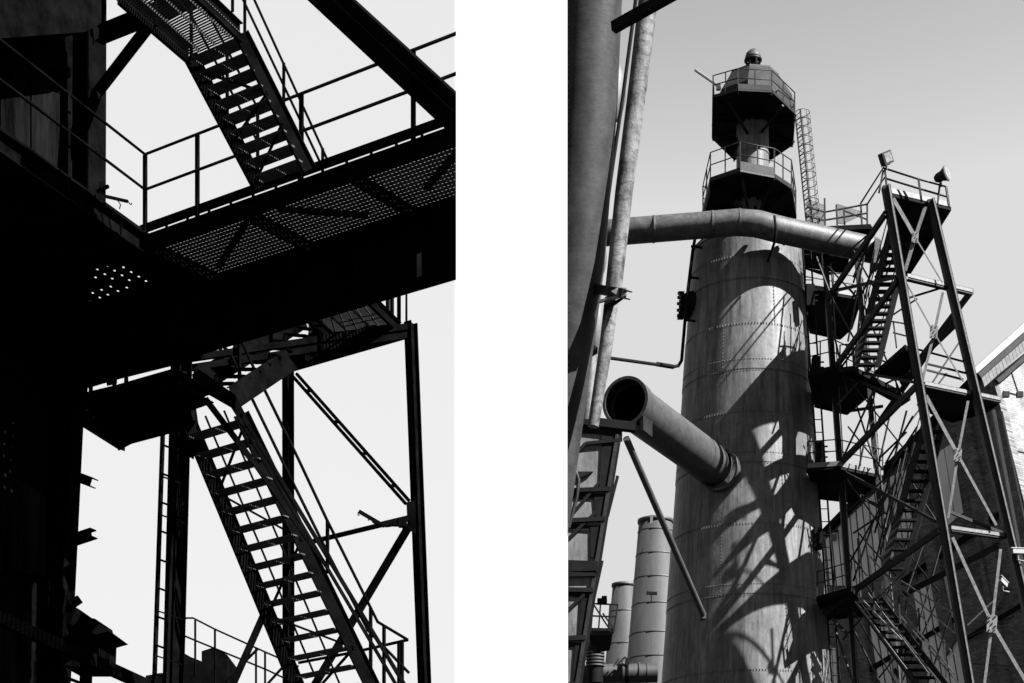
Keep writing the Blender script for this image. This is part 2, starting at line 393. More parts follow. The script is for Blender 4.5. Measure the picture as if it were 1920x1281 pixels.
# upper wall, standing on the platform
def wall_quad(pts, plane, th, name, m, off=0.0, label=None):
    q = MB(); q.prism([plane.at(x, y, off) for x, y in pts], -plane.n3 * th); return q.build(name, m, hb, label=label)
ca = P(190, 400, 28.9)
WP = VP((ca.x, ca.y), (ca.x - ed.x, ca.y - ed.y))
wall_quad([(-400, -700), (150, -700), (150, 380), (-400, 60)], WP, .3, 'upper_wall', BACKLIT)
for (x0, x1) in ((134, 193),):
    q = MB(); a0, a1 = WP.at(164, -700, .12), WP.at(160, 390, .12); q.ibeam(a0, a1, .46, .44, .03, WP.n3); q.build('wall_column', BACKLIT, hb)
for pts in ([(-160, 20), (-62, 74), (-62, 226), (-160, 166)], [(-60, 78), (-2, 108), (-2, 262), (-60, 228)], [(2, 120), (56, 150), (56, 293), (2, 262)], [(60, 152), (112, 178), (112, 316), (60, 295)]):
    wall_quad(pts, WP, .03, 'wall_panel', BACKLITP, .06)
wall_quad([(-400, -170), (132, 128), (132, 146), (-400, -140)], WP, .1, 'wall_girt', BACKLIT, .14)
q = MB(); q.tube([P(-30, 92, 27.0), P(8, 116, 27.6), P(19, 124, 27.8)], .13, 14); q.build('pipe_stub', BACKLITP, hb)
# soffit overhead and its brace
ZS = 18.2
wall_quad([(-500, -900), (190, -900), (190, -30), (200, 12), (196, 42), (160, 60), (-500, 110)], VP((ca.x - .8 * back.x, ca.y - .8 * back.y), (ca.x - .8 * back.x - ed.x, ca.y - .8 * back.y - ed.y)), .5, 'overhang', BACKLIT)
# lower wall and column under the platform
LP = VP((P(150, 900, 31.8).x, 31.8), (P(150, 900, 31.8).x - ed.x, 31.8 - ed.y))
q = MB(); q.prism([LP.at(-500, 560), LP.at(300, 560), LP.at(152, 700), LP.at(150, 790), LP.at(100, 1240), LP.at(60, 1900), LP.at(-500, 1900)], -LP.n3 * .4); q.build('lower_wall', BACKLIT, hb)
q = MB(); q.ibeam(LP.at(134, 690, .2), LP.at(107, 1240, .2), .34, .36, .03, LP.n3); q.build('wall_column', BACKLIT, hb)
q = MB(); q.ibeam(LP.at(107, 1240, .2), LP.at(70, 1900, .2), .34, .36, .03, LP.n3); q.build('wall_column', BACKLIT, hb)
for pts in ([(0, 1120), (60, 1150), (58, 1330), (0, 1330)], [(0, 880), (86, 930), (84, 1080), (0, 1070)]):
    wall_quad(pts, LP, .03, 'wall_panel', BACKLITP, .07)
for i, (a, b) in enumerate((((128, 888), (176, 906)), ((128, 1016), (176, 1000)))):
    q = MB(); q.chan(P(*a, 31.4), P(*b, 31.2), .18, .16, .02); q.build('cut_beam_stub', BACKLIT, hb)
# small boom lamp at the platform edge
t = thing('cable_hook', 'thin black hooked arm with trailing cable on the platform edge beside the wall column', 'hook', zp(200, 377))
b0 = zp(192, 372) + UP * .02
q = MB(); q.bar(b0 - UP * .1, b0 + UP * .2, .08, .08); q.bar(b0 + UP * .1 - D1 * .1, b0 + UP * .12 + D1 * .12, .04, .04); q.build('bracket', BACKLIT, t)
q = MB(); q.bar(P(192, 367, 27.4), P(240, 378, 27.4), .035, .04); q.build('arm', BACKLIT, t)
q = MB(); q.tube([P(240, 377, 27.4), P(243, 382, 27.4), P(246, 384, 27.4), P(247, 381, 27.4)], .009, 6); q.build('cable', BACKLIT, t); q = MB(); q.tube([P(203, 372, 27.4), P(220, 375, 27.4), P(226, 384, 27.4), P(224, 392, 27.4)], .009, 6); q.build('cable', BACKLIT, t)
t = thing('loop_bracket', 'small bent conduit loop on the wall head high beside the overhang', 'conduit', P(185, 30, 28))
q = MB(); q.tube([P(183, 34, 28), P(186, 24, 28), P(193, 28, 28), P(197, 38, 28), P(196, 46, 28)], .018, 6); q.build('loop', BACKLIT, t); q = MB(); q.bar(P(186, 22, 28), P(184, 44, 28), .05, .05); q.build('clip', BACKLIT, t)

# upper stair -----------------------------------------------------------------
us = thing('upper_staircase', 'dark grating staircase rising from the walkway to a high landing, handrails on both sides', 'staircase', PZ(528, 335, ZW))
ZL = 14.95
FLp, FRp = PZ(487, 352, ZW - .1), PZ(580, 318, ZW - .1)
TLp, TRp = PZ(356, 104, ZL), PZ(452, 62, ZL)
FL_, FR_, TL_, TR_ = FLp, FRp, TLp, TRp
flight(us, FL_, FR_, TL_, TR_, 9, BACKLIT, SOOT2, sh=.22, bars=5, dep=.22)
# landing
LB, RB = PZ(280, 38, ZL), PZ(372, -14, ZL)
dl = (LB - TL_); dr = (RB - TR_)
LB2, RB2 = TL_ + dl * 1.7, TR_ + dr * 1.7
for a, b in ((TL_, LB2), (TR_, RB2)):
    q = MB(); q.chan(a, b, .06, .26, .014); q.build('landing_beam', BACKLIT, us)
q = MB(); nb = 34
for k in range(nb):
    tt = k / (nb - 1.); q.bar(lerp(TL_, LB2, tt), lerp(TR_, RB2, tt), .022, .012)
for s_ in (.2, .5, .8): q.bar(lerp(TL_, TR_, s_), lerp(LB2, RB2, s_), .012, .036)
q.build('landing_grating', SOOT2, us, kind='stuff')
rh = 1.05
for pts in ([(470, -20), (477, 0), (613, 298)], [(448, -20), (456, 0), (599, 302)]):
    q = MB(); q.tube([P(x, y, 27.3) for x, y in pts], .02, 7); q.build('handrail', BACKLIT, us)
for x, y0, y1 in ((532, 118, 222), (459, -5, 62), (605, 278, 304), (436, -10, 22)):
    q = MB(); q.bar(P(x, y0, 27.3), P(x, y1, 27.3), .035, .035, D1); q.build('rail_post', BACKLIT, us)
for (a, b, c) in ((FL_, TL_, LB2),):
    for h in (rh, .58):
        q = MB(); q.tube([a + UP * h, b + UP * h, c + UP * h], .018, 7); q.build('handrail', BACKLIT, us)
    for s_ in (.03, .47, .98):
        p = lerp(a, b, s_); q = MB(); q.bar(p, p + UP * rh, .035, .035, D1); q.build('rail_post', BACKLIT, us)
    p = lerp(b, c, .5); q = MB(); q.bar(p, p + UP * rh, .035, .035, D1); q.build('rail_post', BACKLIT, us)
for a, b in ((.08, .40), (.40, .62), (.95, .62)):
    q = MB(); q.bar(lerp(FL_, TL_, a) - UP * .1, lerp(FR_, TR_, b) - UP * .1, .03, .03); q.build('tie_brace', BACKLIT, us)
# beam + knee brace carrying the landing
q = MB(); q.ibeam(P(186, 66, 27.6), P(380, -12, 26.2), .14, .24, .02); q.build('support_beam', BACKLIT, us)
q = MB(); q.ibeam(P(184, 172, 28.2), P(283, 44, 26.9), .14, .17, .02, D1); q.build('knee_brace', BACKLIT, us)
q = MB(); q.ibeam(P(196, -30, 27.6), P(300, 40, 27.0), .12, .2, .02); q.build('support_beam', BACKLIT, us)
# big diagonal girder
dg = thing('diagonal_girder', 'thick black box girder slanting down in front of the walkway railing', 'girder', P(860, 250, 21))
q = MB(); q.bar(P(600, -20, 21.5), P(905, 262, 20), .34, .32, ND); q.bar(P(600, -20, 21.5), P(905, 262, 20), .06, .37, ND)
cut(q.build('box_section', BACKLIT, dg), 855)

# stair tower behind -------------------------------------------------------------
st = thing('stair_tower', 'tall dark steel frame of posts, diagonals and landings around the long lower staircase', 'stair tower', P(540, 1281, 31))
Yc = 31.0
def post(px0, py0, px1, py1, Y, w, m=BACKLIT, name='post'):
    a = P(px0, py0, Y); b = P(px1, py1, Y); d = (b - a); b = a + d * ((a.z) / (a.z - b.z)); q = MB(); q.ibeam(a, b, w * .8, w, .02, ND); return q.build(name, m, st)
post(341, 652, 325, 1281, 29.2, .27)
post(540, 640, 541, 1281, 32.2, .17)
post(770, 605, 796, 1281, 31.0, .19)
for a, b, w, h in (((358, 672, 29.4), (772, 612, 31), .1, .10), ((358, 690, 29.4), (772, 628, 31), .08, .10), ((548, 684, 32.2), (762, 622, 31), .12, .20), ((540, 690, 32.2), (445, 640, 30.2), .1, .16)):
    q = MB(); q.chan(P(*a), P(*b), w, h, .014); q.build('top_beam', BACKLIT, st)
for o_ in (-1, 1):
    q = MB(); q.bar(P(553 + 3 * o_, 704 - 3 * o_, 32.2), P(764 + 3 * o_, 942 - 3 * o_, 31), .05, .05); q.build('diagonal_brace', BACKLIT, st)
q = MB()
for k in range(4):
    a = lerp(P(553, 704, 32.2), P(764, 942, 31), (k + .5) / 4); q.box(a, (.09, .03, .05))
q.build('batten_plate', BACKLIT, st, kind='stuff')
q = MB(); q.bar(P(768, 985, 31), P(560, 1335, 31.6), .1, .11); q.build('diagonal_brace', BACKLIT, st)
q = MB(); q.bar(P(560, 1022, 32), P(766, 972, 31), .06, .07); q.build('cross_bar', BACKLIT, st)
q = MB(); q.bar(P(500, 1140, 31), P(425, 1310, 31), .08, .11); q.build('diagonal_brace', BACKLIT, st)
q = MB(); q.prism([P(762, 942, 30.85), P(778, 938, 30.85), P(780, 1002, 30.85), P(764, 990, 30.85)], Vector((0, .05, 0))); q.build('gusset_plate', BACKLIT, st)
# right landing with grating (underside seen), at ZR
ZR = P(770, 600, 31).z
lr = [PZ(588, 640, ZR), PZ(742, 604, ZR), PZ(672, 545, ZR), PZ(590, 575, ZR)]
def grate(root, a, b, c, d, n, m=SOOT2, name='landing_grating', w=.02, ties=3):
    q = MB()
    for k in range(n):
        tt = k / (n - 1.); q.bar(lerp(a, d, tt), lerp(b, c, tt), w, .012)
    for k in range(ties):
        s_ = (k + .5) / ties; q.bar(lerp(a, b, s_), lerp(d, c, s_), .014, .034)
    return q.build(name, m, root, kind='stuff')
grate(st, PZ(578, 628, ZR), PZ(742, 608, ZR), PZ(690, 548, ZR), PZ(580, 572, ZR), 30, ties=8)
for a, b in (((575, 632), (750, 606)), ((750, 606), (684, 540)), ((640, 640), (570, 575)), ((575, 572), (690, 545))):
    q = MB(); q.chan(PZ(*a, ZR) - UP * .1, PZ(*b, ZR) - UP * .1, .06, .22, .014); q.build('landing_beam', BACKLIT, st)
for h in (1.0, .55):
    q = MB(); q.tube([PZ(578, 572, ZR) + UP * h, PZ(690, 545, ZR) + UP * h, PZ(750, 606, ZR) + UP * h], .02, 7); q.build('handrail', BACKLIT, st)
for x, y in ((704, 560), (727, 583), (735, 590), (748, 604), (612, 566), (600, 570), (655, 556)):
    p = PZ(x, y, ZR); q = MB(); q.bar(p, p + UP * 1.0, .05, .05, D1); q.build('rail_post', BACKLIT, st)
q = MB(); q.tube([P(762, 606, 31), P(762, 548, 31), P(756, 543, 31), P(744, 545, 31)], .02, 6); q.build('conduit', BACKLIT, st)
q = MB(); q.tube([P(736, 536, 31), P(750, 546, 31), P(742, 552, 31)], .022, 6); q.build('rail_end', BACKLIT, st)
# walkway from the main stair head to the right landing (stepped grating seen from below)
ws = thing('short_staircase', 'short perforated staircase climbing between the stair head and the corner landing', 'staircase', P(440, 720, 30))
ZM = P(400, 735, 29.3).z
a0, a1, b0, b1 = P(372, 712, 29.3), P(434, 742, 28.6), P(568, 590, 31.6), P(600, 632, 31)
for a, b in ((a0, b0), (a1, b1)):
    q = MB(); q.chan(a - UP * .05, b - UP * .05, .05, .36, .014); q.build('stringer', BACKLIT, ws)
me = tread_mesh(BACKLIT, (a1 - a0).length - .12, .12, bars=3)
for k in range(9):
    t_ = (k + .5) / 9; a, b = lerp(a0, b0, t_), lerp(a1, b1, t_); X = (b - a).normalized(); Y = Vector((-X.y, X.x, 0)).normalized()
    inst('tread', me, mat4(X, Y, UP, (a + b) / 2), ws)
for h in (1.0, .55):
    q = MB(); q.tube([a0 + UP * h, b0 + UP * h], .02, 7); q.build('handrail', BACKLIT, ws)
for t_ in (.2, .33, .5, .58, .62, .8, .95):
    p = lerp(a0, b0, t_); q = MB(); q.bar(p, p + UP * 1.0, .04, .04, D1); q.build('rail_post', BACKLIT, ws)
q = MB(); q.bar(a0 + UP * .9, lerp(a0, b0, .33), .04, .04); q.bar(lerp(a0, b0, .4) + UP * .9, lerp(a0, b0, .62), .04, .04); q.build('rail_brace', BACKLIT, ws)

# left landing: box with grating underside
ZQ = P(220, 840, 29.5).z
q = MB(); q.prism([P(150, 738, 31.4), P(350, 690, 29.6), P(358, 712, 29.6), P(150, 770, 31.4)], Vector((0, .25, 0))); q.build('landing_beam', BACKLIT, st)
q = MB(); q.prism([PZ(150, 798, ZQ), PZ(220, 842, ZQ), PZ(220, 842, ZQ) + UP * .34, PZ(150, 798, ZQ) + UP * .34], Vector((.1, .12, 0))); q.build('landing_side', BACKLITP, st)
q = MB(); q.prism([PZ(220, 842, ZQ), PZ(244, 829, ZQ), PZ(352, 800, ZQ), PZ(352, 800, ZQ) + UP * .3, PZ(244, 829, ZQ) + UP * .3, PZ(220, 842, ZQ) + UP * .34], Vector((0, .1, 0))); q.build('landing_side', BACKLIT, st)
grate(st, PZ(165, 790, ZQ) + UP * .16, PZ(225, 835, ZQ) + UP * .16, PZ(400, 775, ZQ) + UP * .16, PZ(330, 735, ZQ) + UP * .16, 40, m=BACKLIT, w=.026, ties=14)
q = MB(); q.prism([PZ(150, 780, ZQ) + UP * .3, PZ(222, 836, ZQ) + UP * .3, PZ(400, 775, ZQ) + UP * .3, PZ(330, 730, ZQ) + UP * .3], UP * .02); q.build('landing_plate', BACKLIT, st)
q = MB(); q.chan(P(230, 760, 30.3), P(330, 800, 29.2), .1, .1, .012); q.build('joist', BACKLIT, st)
for (a, b) in (((165, 722), (350, 676)), ((165, 712), (200, 704))):
    q = MB(); q.tube([P(*a, 30.6), P(*b, 30.2)], .03, 6); q.build('handrail', BACKLIT, st)
for x in (160, 170, 214, 236):
    q = MB(); q.bar(P(x, 745, 30.6), P(x + 2, 640, 30.6), .05, .05, D1); q.build('rail_post', BACKLIT, st)
q = MB(); q.prism([P(200, 722, 30.6), P(218, 718, 30.6), P(220, 690, 30.6), P(208, 688, 30.6), P(198, 706, 30.6)], Vector((0, .05, 0))); q.build('gusset_plate', BACKLIT, st)

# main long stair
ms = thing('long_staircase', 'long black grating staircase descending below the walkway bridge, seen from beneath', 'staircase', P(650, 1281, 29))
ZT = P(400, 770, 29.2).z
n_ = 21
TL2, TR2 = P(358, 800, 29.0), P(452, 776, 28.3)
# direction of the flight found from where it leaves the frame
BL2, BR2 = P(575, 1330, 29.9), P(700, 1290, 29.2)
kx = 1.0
flight(ms, BL2, BR2, TL2, TR2, 15, BACKLIT, SOOT2, sh=.26, bars=5, dep=.26)
q = MB(); q.chan(TL2, P(352, 772, 29.1), .06, .3, .014); q.build('head_beam', BACKLIT, ms)
q = MB(); q.chan(P(352, 772, 29.1), P(352, 740, 29.2), .06, .3, .014, ND); q.build('head_beam', BACKLIT, ms)
q = MB(); q.prism([P(360, 702, 28.1), P(372, 692, 28.1), P(441, 740, 28.1), P(458, 772, 28.1), P(470, 796, 28.1), P(456, 800, 28.1), P(432, 762, 28.1), P(362, 722, 28.1)], Vector((0, .06, 0))); q.build('head_plate', BACKLIT, ms)
q = MB(); q.prism([P(344, 745, 29.15), P(364, 745, 29.15), P(372, 800, 29.1), P(362, 860, 29.1), P(346, 850, 29.1)], Vector((0, .06, 0))); q.build('head_plate', BACKLIT, ms)
q = MB(); q.bar(P(452, 776, 28.0), P(768, 1300, 28.9), .04, .06); q.bar(P(448, 784, 28.1), P(752, 1300, 29.0), .04, .05); q.build('outer_stringer', BACKLIT, ms)
q = MB(); q.bar(P(385, 748, 28.0), P(470, 860, 28.1), .05, .09); q.bar(P(470, 860, 28.1), P(600, 1045, 28.4), .05, .06); q.build('outer_bar', BACKLIT, ms)
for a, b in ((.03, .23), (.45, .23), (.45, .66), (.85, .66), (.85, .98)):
    q = MB(); q.bar(lerp(TL2, BL2, b) if a < b else lerp(TL2, BL2, b), lerp(TR2, BR2, a), .035, .035); q.build('tie_brace', BACKLIT, ms)
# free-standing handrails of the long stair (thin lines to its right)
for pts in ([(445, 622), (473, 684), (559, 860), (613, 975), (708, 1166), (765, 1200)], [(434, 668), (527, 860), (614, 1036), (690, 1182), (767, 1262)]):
    q = MB(); q.tube([P(x, y, 29.6) for x, y in pts], .026, 7); q.build('handrail', BACKLIT, ms)
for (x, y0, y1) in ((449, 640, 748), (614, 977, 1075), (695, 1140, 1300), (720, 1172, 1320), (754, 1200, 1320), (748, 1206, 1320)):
    q = MB(); q.bar(P(x, y0, 29.6), P(x, y1, 29.6), .045, .045, D1); q.build('rail_post', BACKLIT, ms)
q = MB(); q.tube([P(765, 1200, 29.6), P(660, 1224, 30), P(560, 1243, 30.4)], .026, 7); q.build('handrail', BACKLIT, ms)
q = MB(); q.tube([P(385, 780, 29.4), P(600, 1290, 30.2)], .018, 6); q.tube([P(420, 770, 29.4), P(640, 1290, 30.2)], .018, 6); q.build('far_handrail', BACKLIT, ms)
# ladder on the tower column
ld = thing('fixed_ladder', 'narrow steel ladder fixed up the side of the thick tower column', 'ladder', P(291, 1281, 29))
def onl(x0, y0, x1, y1, t): return P(x0 + (x1 - x0) * t, y0 + (y1 - y0) * t, 29.0)
q = MB(); q.bar(onl(309, 700, 289, 1290, 0), onl(309, 700, 289, 1290, 1), .05, .06, ND); q.build('side_rail', BACKLIT, ld)
q = MB(); q.bar(P(330, 690, 28.7), P(312, 1290, 28.7), .05, .06, ND); q.build('side_rail', BACKLIT, ld)
for k in range(11):
    t_ = (k + .5) / 11; q = MB(); q.bar(onl(309, 700, 289, 1290, t_), P(330 - 18 * t_, 700 + 590 * t_ + 8, 28.7), .03, .03); q.build('rung', BACKLIT, ld)
for k in (0.34, 0.46, .76, .9):
    q = MB(); q.bar(P(312 - 20 * k, 690 + 600 * k, 28.9), P(352 - 12 * k, 706 + 600 * k, 28.9), .03, .02); q.build('bracket', BACKLIT, ld)
# arm lamp on the post
al = thing('arm_lamp', 'small lamp arm with loose cables reaching from the slim right post of the stair tower', 'lamp', P(765, 985, 30.7))
q = MB(); q.bar(P(673, 959, 30.7), P(716, 984, 30.7), .05, .06); q.build('arm', BACKLIT, al)
q = MB(); q.bar(P(716, 984, 30.7), P(766, 972, 30.7), .07, .09); q.box(P(755, 981, 30.7), (.14, .1, .14)); q.box(P(742, 984, 30.7), (.09, .08, .05)); q.build('bracket', BACKLIT, al)
q = MB(); q.tube([P(672, 960, 30.7), P(671, 966, 30.7), P(674, 966, 30.7)], .012, 5); q.build('cable', BACKLIT, al); q = MB(); q.tube([P(690, 976, 30.7), P(694, 972, 30.7), P(700, 980, 30.7), P(712, 986, 30.7), P(725, 988, 30.7), P(738, 986, 30.7)], .014, 5); q.build('cable', BACKLIT, al); q = MB(); q.tube([P(754, 988, 30.7), P(757, 998, 30.7), P(760, 992, 30.7)], .01, 5); q.build('cable', BACKLIT, al)
# low sheds and rails at the bottom
sh = thing('roof_shed', 'small dark shed with slanting roof standing against the wall below the cut beam stubs', 'shed', P(150, 1245, 31))
q = MB(); q.prism([P(118, 1150, 31), P(178, 1160, 31), P(186, 1195, 31), P(184, 1250, 31), P(118, 1250, 31)], Vector((.1, .9, 0))); q.build('wall', BACKLIT, sh)
q = MB(); q.prism([P(118, 1126, 30.8), P(148, 1142, 30.8), P(204, 1183, 30.8), P(180, 1190, 30.8), P(118, 1165, 30.8)], Vector((.1, 1.1, 0))); q.build('roof', BACKLIT, sh)
fl = thing('flood_lamp', 'small black floodlight with bracket above the slanting shed roof', 'floodlight', P(138, 1140, 30.8))
q = MB(); q.box(P(143, 1128, 30.8), (.16, .12, .12), X=Vector((1, 0, .7)), Z=Vector((-.7, 0, 1))); q.build('lamp_head', BACKLIT, fl)
q = MB(); q.bar(P(138, 1113, 30.8), P(136, 1145, 30.8), .03, .05); q.build('bracket', BACKLIT, fl)
gb = thing('gutter_beam', 'long dark beam sloping down across the bottom beneath the shed', 'beam', P(120, 1235, 30))
q = MB(); q.chan(P(-40, 1142, 28.0), P(285, 1290, 31), .12, .2, .02); q.build('beam', BACKLIT, gb)
for a, b in (((120, 1247), (160, 1266)), ((120, 1269), (200, 1300))):
    q = MB(); q.bar(P(*a, 30.2), P(*b, 30.4), .08, .04); q.build('lower_bar', BACKLIT, gb)
q = MB(); q.bar(P(162, 1240, 30.2), P(160, 1310, 30.2), .2, .1, ND); q.build('hanger', BACKLIT, gb)
rr_ = thing('low_guard_rail', 'thin guard rail running behind the ladder column near the bottom', 'railing', P(440, 1260, 40))
for pts in ([(340, 1164), (350, 1159), (362, 1159), (403, 1180), (500, 1224), (560, 1250)], [(340, 1190), (366, 1201), (500, 1256), (540, 1275)]):
    q = MB(); q.tube([P(x, y, 40) for x, y in pts], .022, 6); q.build('handrail', BACKLIT, rr_)
for x, y0 in ((366, 1163), (403, 1180), (480, 1215), (497, 1222), (540, 1240)):
    q = MB(); q.bar(P(x, y0, 40), P(x, y0 + 105, 40), .035, .035, D1); q.build('rail_post', BACKLIT, rr_)
q = MB(); q.bar(P(484, 1216, 40), P(410, 1290, 40), .05, .05); q.bar(P(540, 1240, 40), P(495, 1290, 40), .05, .05); q.build('rail_brace', BACKLIT, rr_)
pl = thing('plant_block', 'dark stepped machine housing behind the low guard rail', 'machine housing', P(400, 1285, 42))
q = MB(); q.prism([P(378, 1221, 42), P(400, 1214, 42), P(426, 1228, 42), P(426, 1330, 42), P(378, 1330, 42)], Vector((0, 1.5, 0))); q.build('housing', BACKLIT, pl)
q = MB(); q.prism([P(340, 1222, 42), P(358, 1232, 42), P(378, 1240, 42), P(378, 1330, 42), P(340, 1330, 42)], Vector((0, 1.5, 0))); q.build('side_box', BACKLIT, pl)
q = MB(); q.prism([P(273, 1267, 42), P(300, 1262, 42), P(340, 1262, 42), P(340, 1330, 42), P(273, 1330, 42)], Vector((0, 1.5, 0))); q.build('base_box', BACKLIT, pl)
# ================================================================== RIGHT: blast stove stack
SXc = (1400 - HX) * 70 / F
def srad(z): return 3.285 - (z - 15.06) * .0719
sk = thing('riveted_stack', 'huge riveted steel stack with conical shoulder crossed by lattice shadows', 'stack', Vector((SXc, 70, 0)))
def zf(y):                                             # height of a seam whose front is seen at pixel row y
    z = EYE + (HY - y) * 66.5 / F
    for _ in range(4): z = EYE + (HY - y) * (70 - srad(z)) / F
    return z
seams = [0.0, 4.0, 8.0, 12.0] + [zf(y) for y in (1255, 1112, 980, 865, 770, 690, 605, 520, 478)]
ztop = zf(452) + .42
seams.append(ztop)
def on_stack(ang, z, off=0.0):                         # ang 0 = towards the camera, + = to the right
    r = srad(z) + off; return Vector((SXc + math.sin(ang) * r, 70 - math.cos(ang) * r, z))
for i in range(len(seams) - 1):
    a, b = seams[i], seams[i + 1]; off = .018 if i % 2 else 0.0
    q = MB(); q.lathe([(srad(a) + off, a), (srad(b) + off, b)], (SXc, 70, 0), 128)
    for z_ in (a, b): q.lathe([(srad(z_) + off - .05, z_), (srad(z_) + off, z_)], (SXc, 70, 0), 128, smooth=False)
    q.build('plate_course', STACK, sk)
ros = MB()
def rivet(q, ang, z, s=.026, off=.02):
    c = on_stack(ang, z, off); n = Vector((math.sin(ang), -math.cos(ang), 0)); t = Vector((math.cos(ang), math.sin(ang), 0))
    v = [c + t * s, c + UP * s, c - t * s, c - UP * s, c + n * s * 1.1]
    q.add(v, [(0, 1, 4), (1, 2, 4), (2, 3, 4), (3, 0, 4)])
for i, z in enumerate(seams[4:-1]):
    two = i in (1, 3, 5)
    for dz in ((-.045, .0) if not two else (-.045, .36)):
        nn = int(3.0 * srad(z) / .11)
        for k in range(nn):
            rivet(ros, -1.5 + 3.0 * k / nn, z + dz + (.0), .03 if dz > .1 else .026)
for (ang, i0, i1) in ((.33, 10, 11), (.35, 4, 5), (.36, 6, 7), (.34, 8, 9), (-.45, 5, 6), (-.5, 9, 10), (.9, 5, 6), (.32, 5, 6)):
    z = seams[i0]
    while z < seams[i1]: rivet(ros, ang, z, .024); z += .13
ros.build('rivets', STACK, sk, kind='stuff')
for (ang, i0, i1) in ((.335, 10, 11), (.355, 4, 5), (.365, 6, 7), (.345, 8, 9), (-.455, 5, 6), (-.505, 9, 10), (.325, 5, 6)):
    q = MB(); a, b = seams[i0], seams[i1]; q.bar(on_stack(ang, a + .02, .012), on_stack(ang, b - .02, .012), .012, .012); q.build('vertical_seam', STACK, sk)
q = MB(); zz = ztop
q.lathe([(srad(zz) + .03, zz), (srad(zz) - .15, zz + .22), (1.35, zz + .55), (.95, zz + .85), (.66, zz + 1.5), (.62, zz + 2.1)], (SXc, 70, 0), 64); q.build('conical_shoulder', STACK, sk)
for k in range(10):
    a = 2 * math.pi * (k + .4) / 10; c = Vector((SXc, 70, 0)); e = Vector((math.sin(a), -math.cos(a), 0))
    q = MB(); q.bar(c + e * (srad(zz) - .1) + UP * (zz + .30), c + e * .78 + UP * (zz + 1.5), .05, .1, Vector((0, 0, 1))); q.build('shoulder_rib', DECKM, sk)
nx = (1411 - HX) * 70 / F
q = MB(); q.lathe([(.62, zz + 1.9), (.62, 36.7)], (nx, 70, 0), 40); q.build('neck', STACK, sk)
for z in (34.6, 35.4): q = MB(); q.lathe([(.6, z), (.64, z), (.64, z + .05), (.6, z + .05)], (nx, 70, 0), 40); q.build('neck_band', STACK, sk)
def poly_platform(root, pts, Z, th, m, railh, posts_i, mr, fascia=.12):
    V = [PZ(x, y, Z) for x, y in pts]
    q = MB(); q.prism(V, UP * th); q.build('deck', m, root)
    q = MB()
    cx = sum(V, Vector()) / len(V)
    n = len(V)
    for i in range(n):
        a, b = V[i], V[(i + 1) % n]
        e = MB(); o_ = ((a + b) / 2 - cx); o_.z = 0; o_ = o_.normalized() * .02
        e.bar(a + o_ + UP * th * .5, b + o_ + UP * th * .5, .03, fascia); e.build('edge_strip', mr, root)
    T = [v + UP * th for v in V]
    for h in (railh, railh * .52):
        e = MB(); e.tube(T, .022, 7, closed=True); e.v = [v + UP * h for v in e.v]; e.build('handrail', TOWER, root)
    for i in range(n):
        for f_ in ((0, .5) if i in posts_i else (0,)):
            p = lerp(T[i], T[(i + 1) % n], f_); e = MB(); e.bar(p, p + UP * railh, .045, .045, Vector((0, 1, 0))); e.build('rail_post', TOWER, root)
    return V
# lower octagon
lo = thing('lower_octagon_platform', 'lower dark octagonal service platform ringing the neck just above the shoulder of the stack', 'platform', Vector((nx, 70, 33.6)))
V1 = poly_platform(lo, [(1388, 321), (1452, 333), (1484, 354), (1492, 408), (1462, 448), (1380, 452), (1318, 400), (1332, 340)], 33.55, .1, DECKM, .98, (0, 1, 2, 6, 7), TOWER, .16)
cen = Vector((nx, 70, 0))
for i, v in enumerate(V1):
    b = Vector((nx, 70, 32.9)) + (Vector((v.x, v.y, 0)) - cen) * .36; q = MB(); q.bar(lerp(v, Vector((nx, 70, v.z)), .12) - UP * .02, b, .1, .07); q.build('bracket_strut', DECKM if i % 3 else TOWER, lo)
    q = MB(); q.bar(v - UP * .05, Vector((nx, 70, v.z - .05)), .05, .1); q.build('deck_rib', DECKM, lo)
q = MB(); q.prism([lerp(V1[0], V1[1], .0) - Vector((0, .04, -.05)), V1[1] - Vector((0, .04, -.05)), V1[1] - Vector((0, .04, -.35)), V1[0] - Vector((0, .04, -.35))], Vector((0, .03, 0))); q.build('kick_plate', MIDM, lo)
q = MB(); q.prism([V1[7] - Vector((.03, .04, 0)), V1[6] - Vector((.03, 0, 0)), V1[6] - Vector((.03, 0, .3)), V1[7] - Vector((.03, .04, .5))], Vector((.03, .03, 0))); q.build('side_plate', DECKM, lo)
# upper octagon + cabin
uo = thing('upper_octagon_platform', 'topmost octagonal platform with boarded dark underside and struts meeting the neck', 'platform', Vector((nx, 70, 36.6)))
V2 = poly_platform(uo, [(1384, 171), (1447, 174), (1490, 215), (1486, 272), (1442, 302), (1376, 299), (1336, 260), (1337, 184)], 36.6, .1, DECKM, .74, (0, 1, 2, 7), TOWER, .1)
for i, v in enumerate(V2):
    q = MB(); q.bar(v - UP * .05, Vector((nx, 70, v.z - .05)), .05, .09); q.build('deck_rib', DECKM, uo)
for (a, b) in (((1366, 192), (1402, 250)), ((1468, 198), (1428, 248)), ((1386, 242), (1378, 298))):
    q = MB(); q.bar(PZ(*a, 36.5), P(b[0], b[1], 69.4), .09, .08); q.build('strut', TOWER, uo)
for y in (218, 228, 262): q = MB(); q.bar(PZ(1336, y, 36.55), PZ(1490, y + 4, 36.55), .04, .07); q.build('deck_rib', DECKM, uo)
q = MB(); q.prism([V2[0] + Vector((0, -.04, .06)), V2[1] + Vector((0, -.04, .06)), V2[1] + Vector((0, -.04, .26)), V2[0] + Vector((0, -.04, .26))], Vector((0, .02, 0))); q.build('kick_plate', MIDM, uo)
q = MB(); q.prism([V2[7], V2[6], V2[6] + UP * .7, V2[7] + UP * .62], Vector((.05, 0, 0))); q.build('side_plate', DECKM, uo)
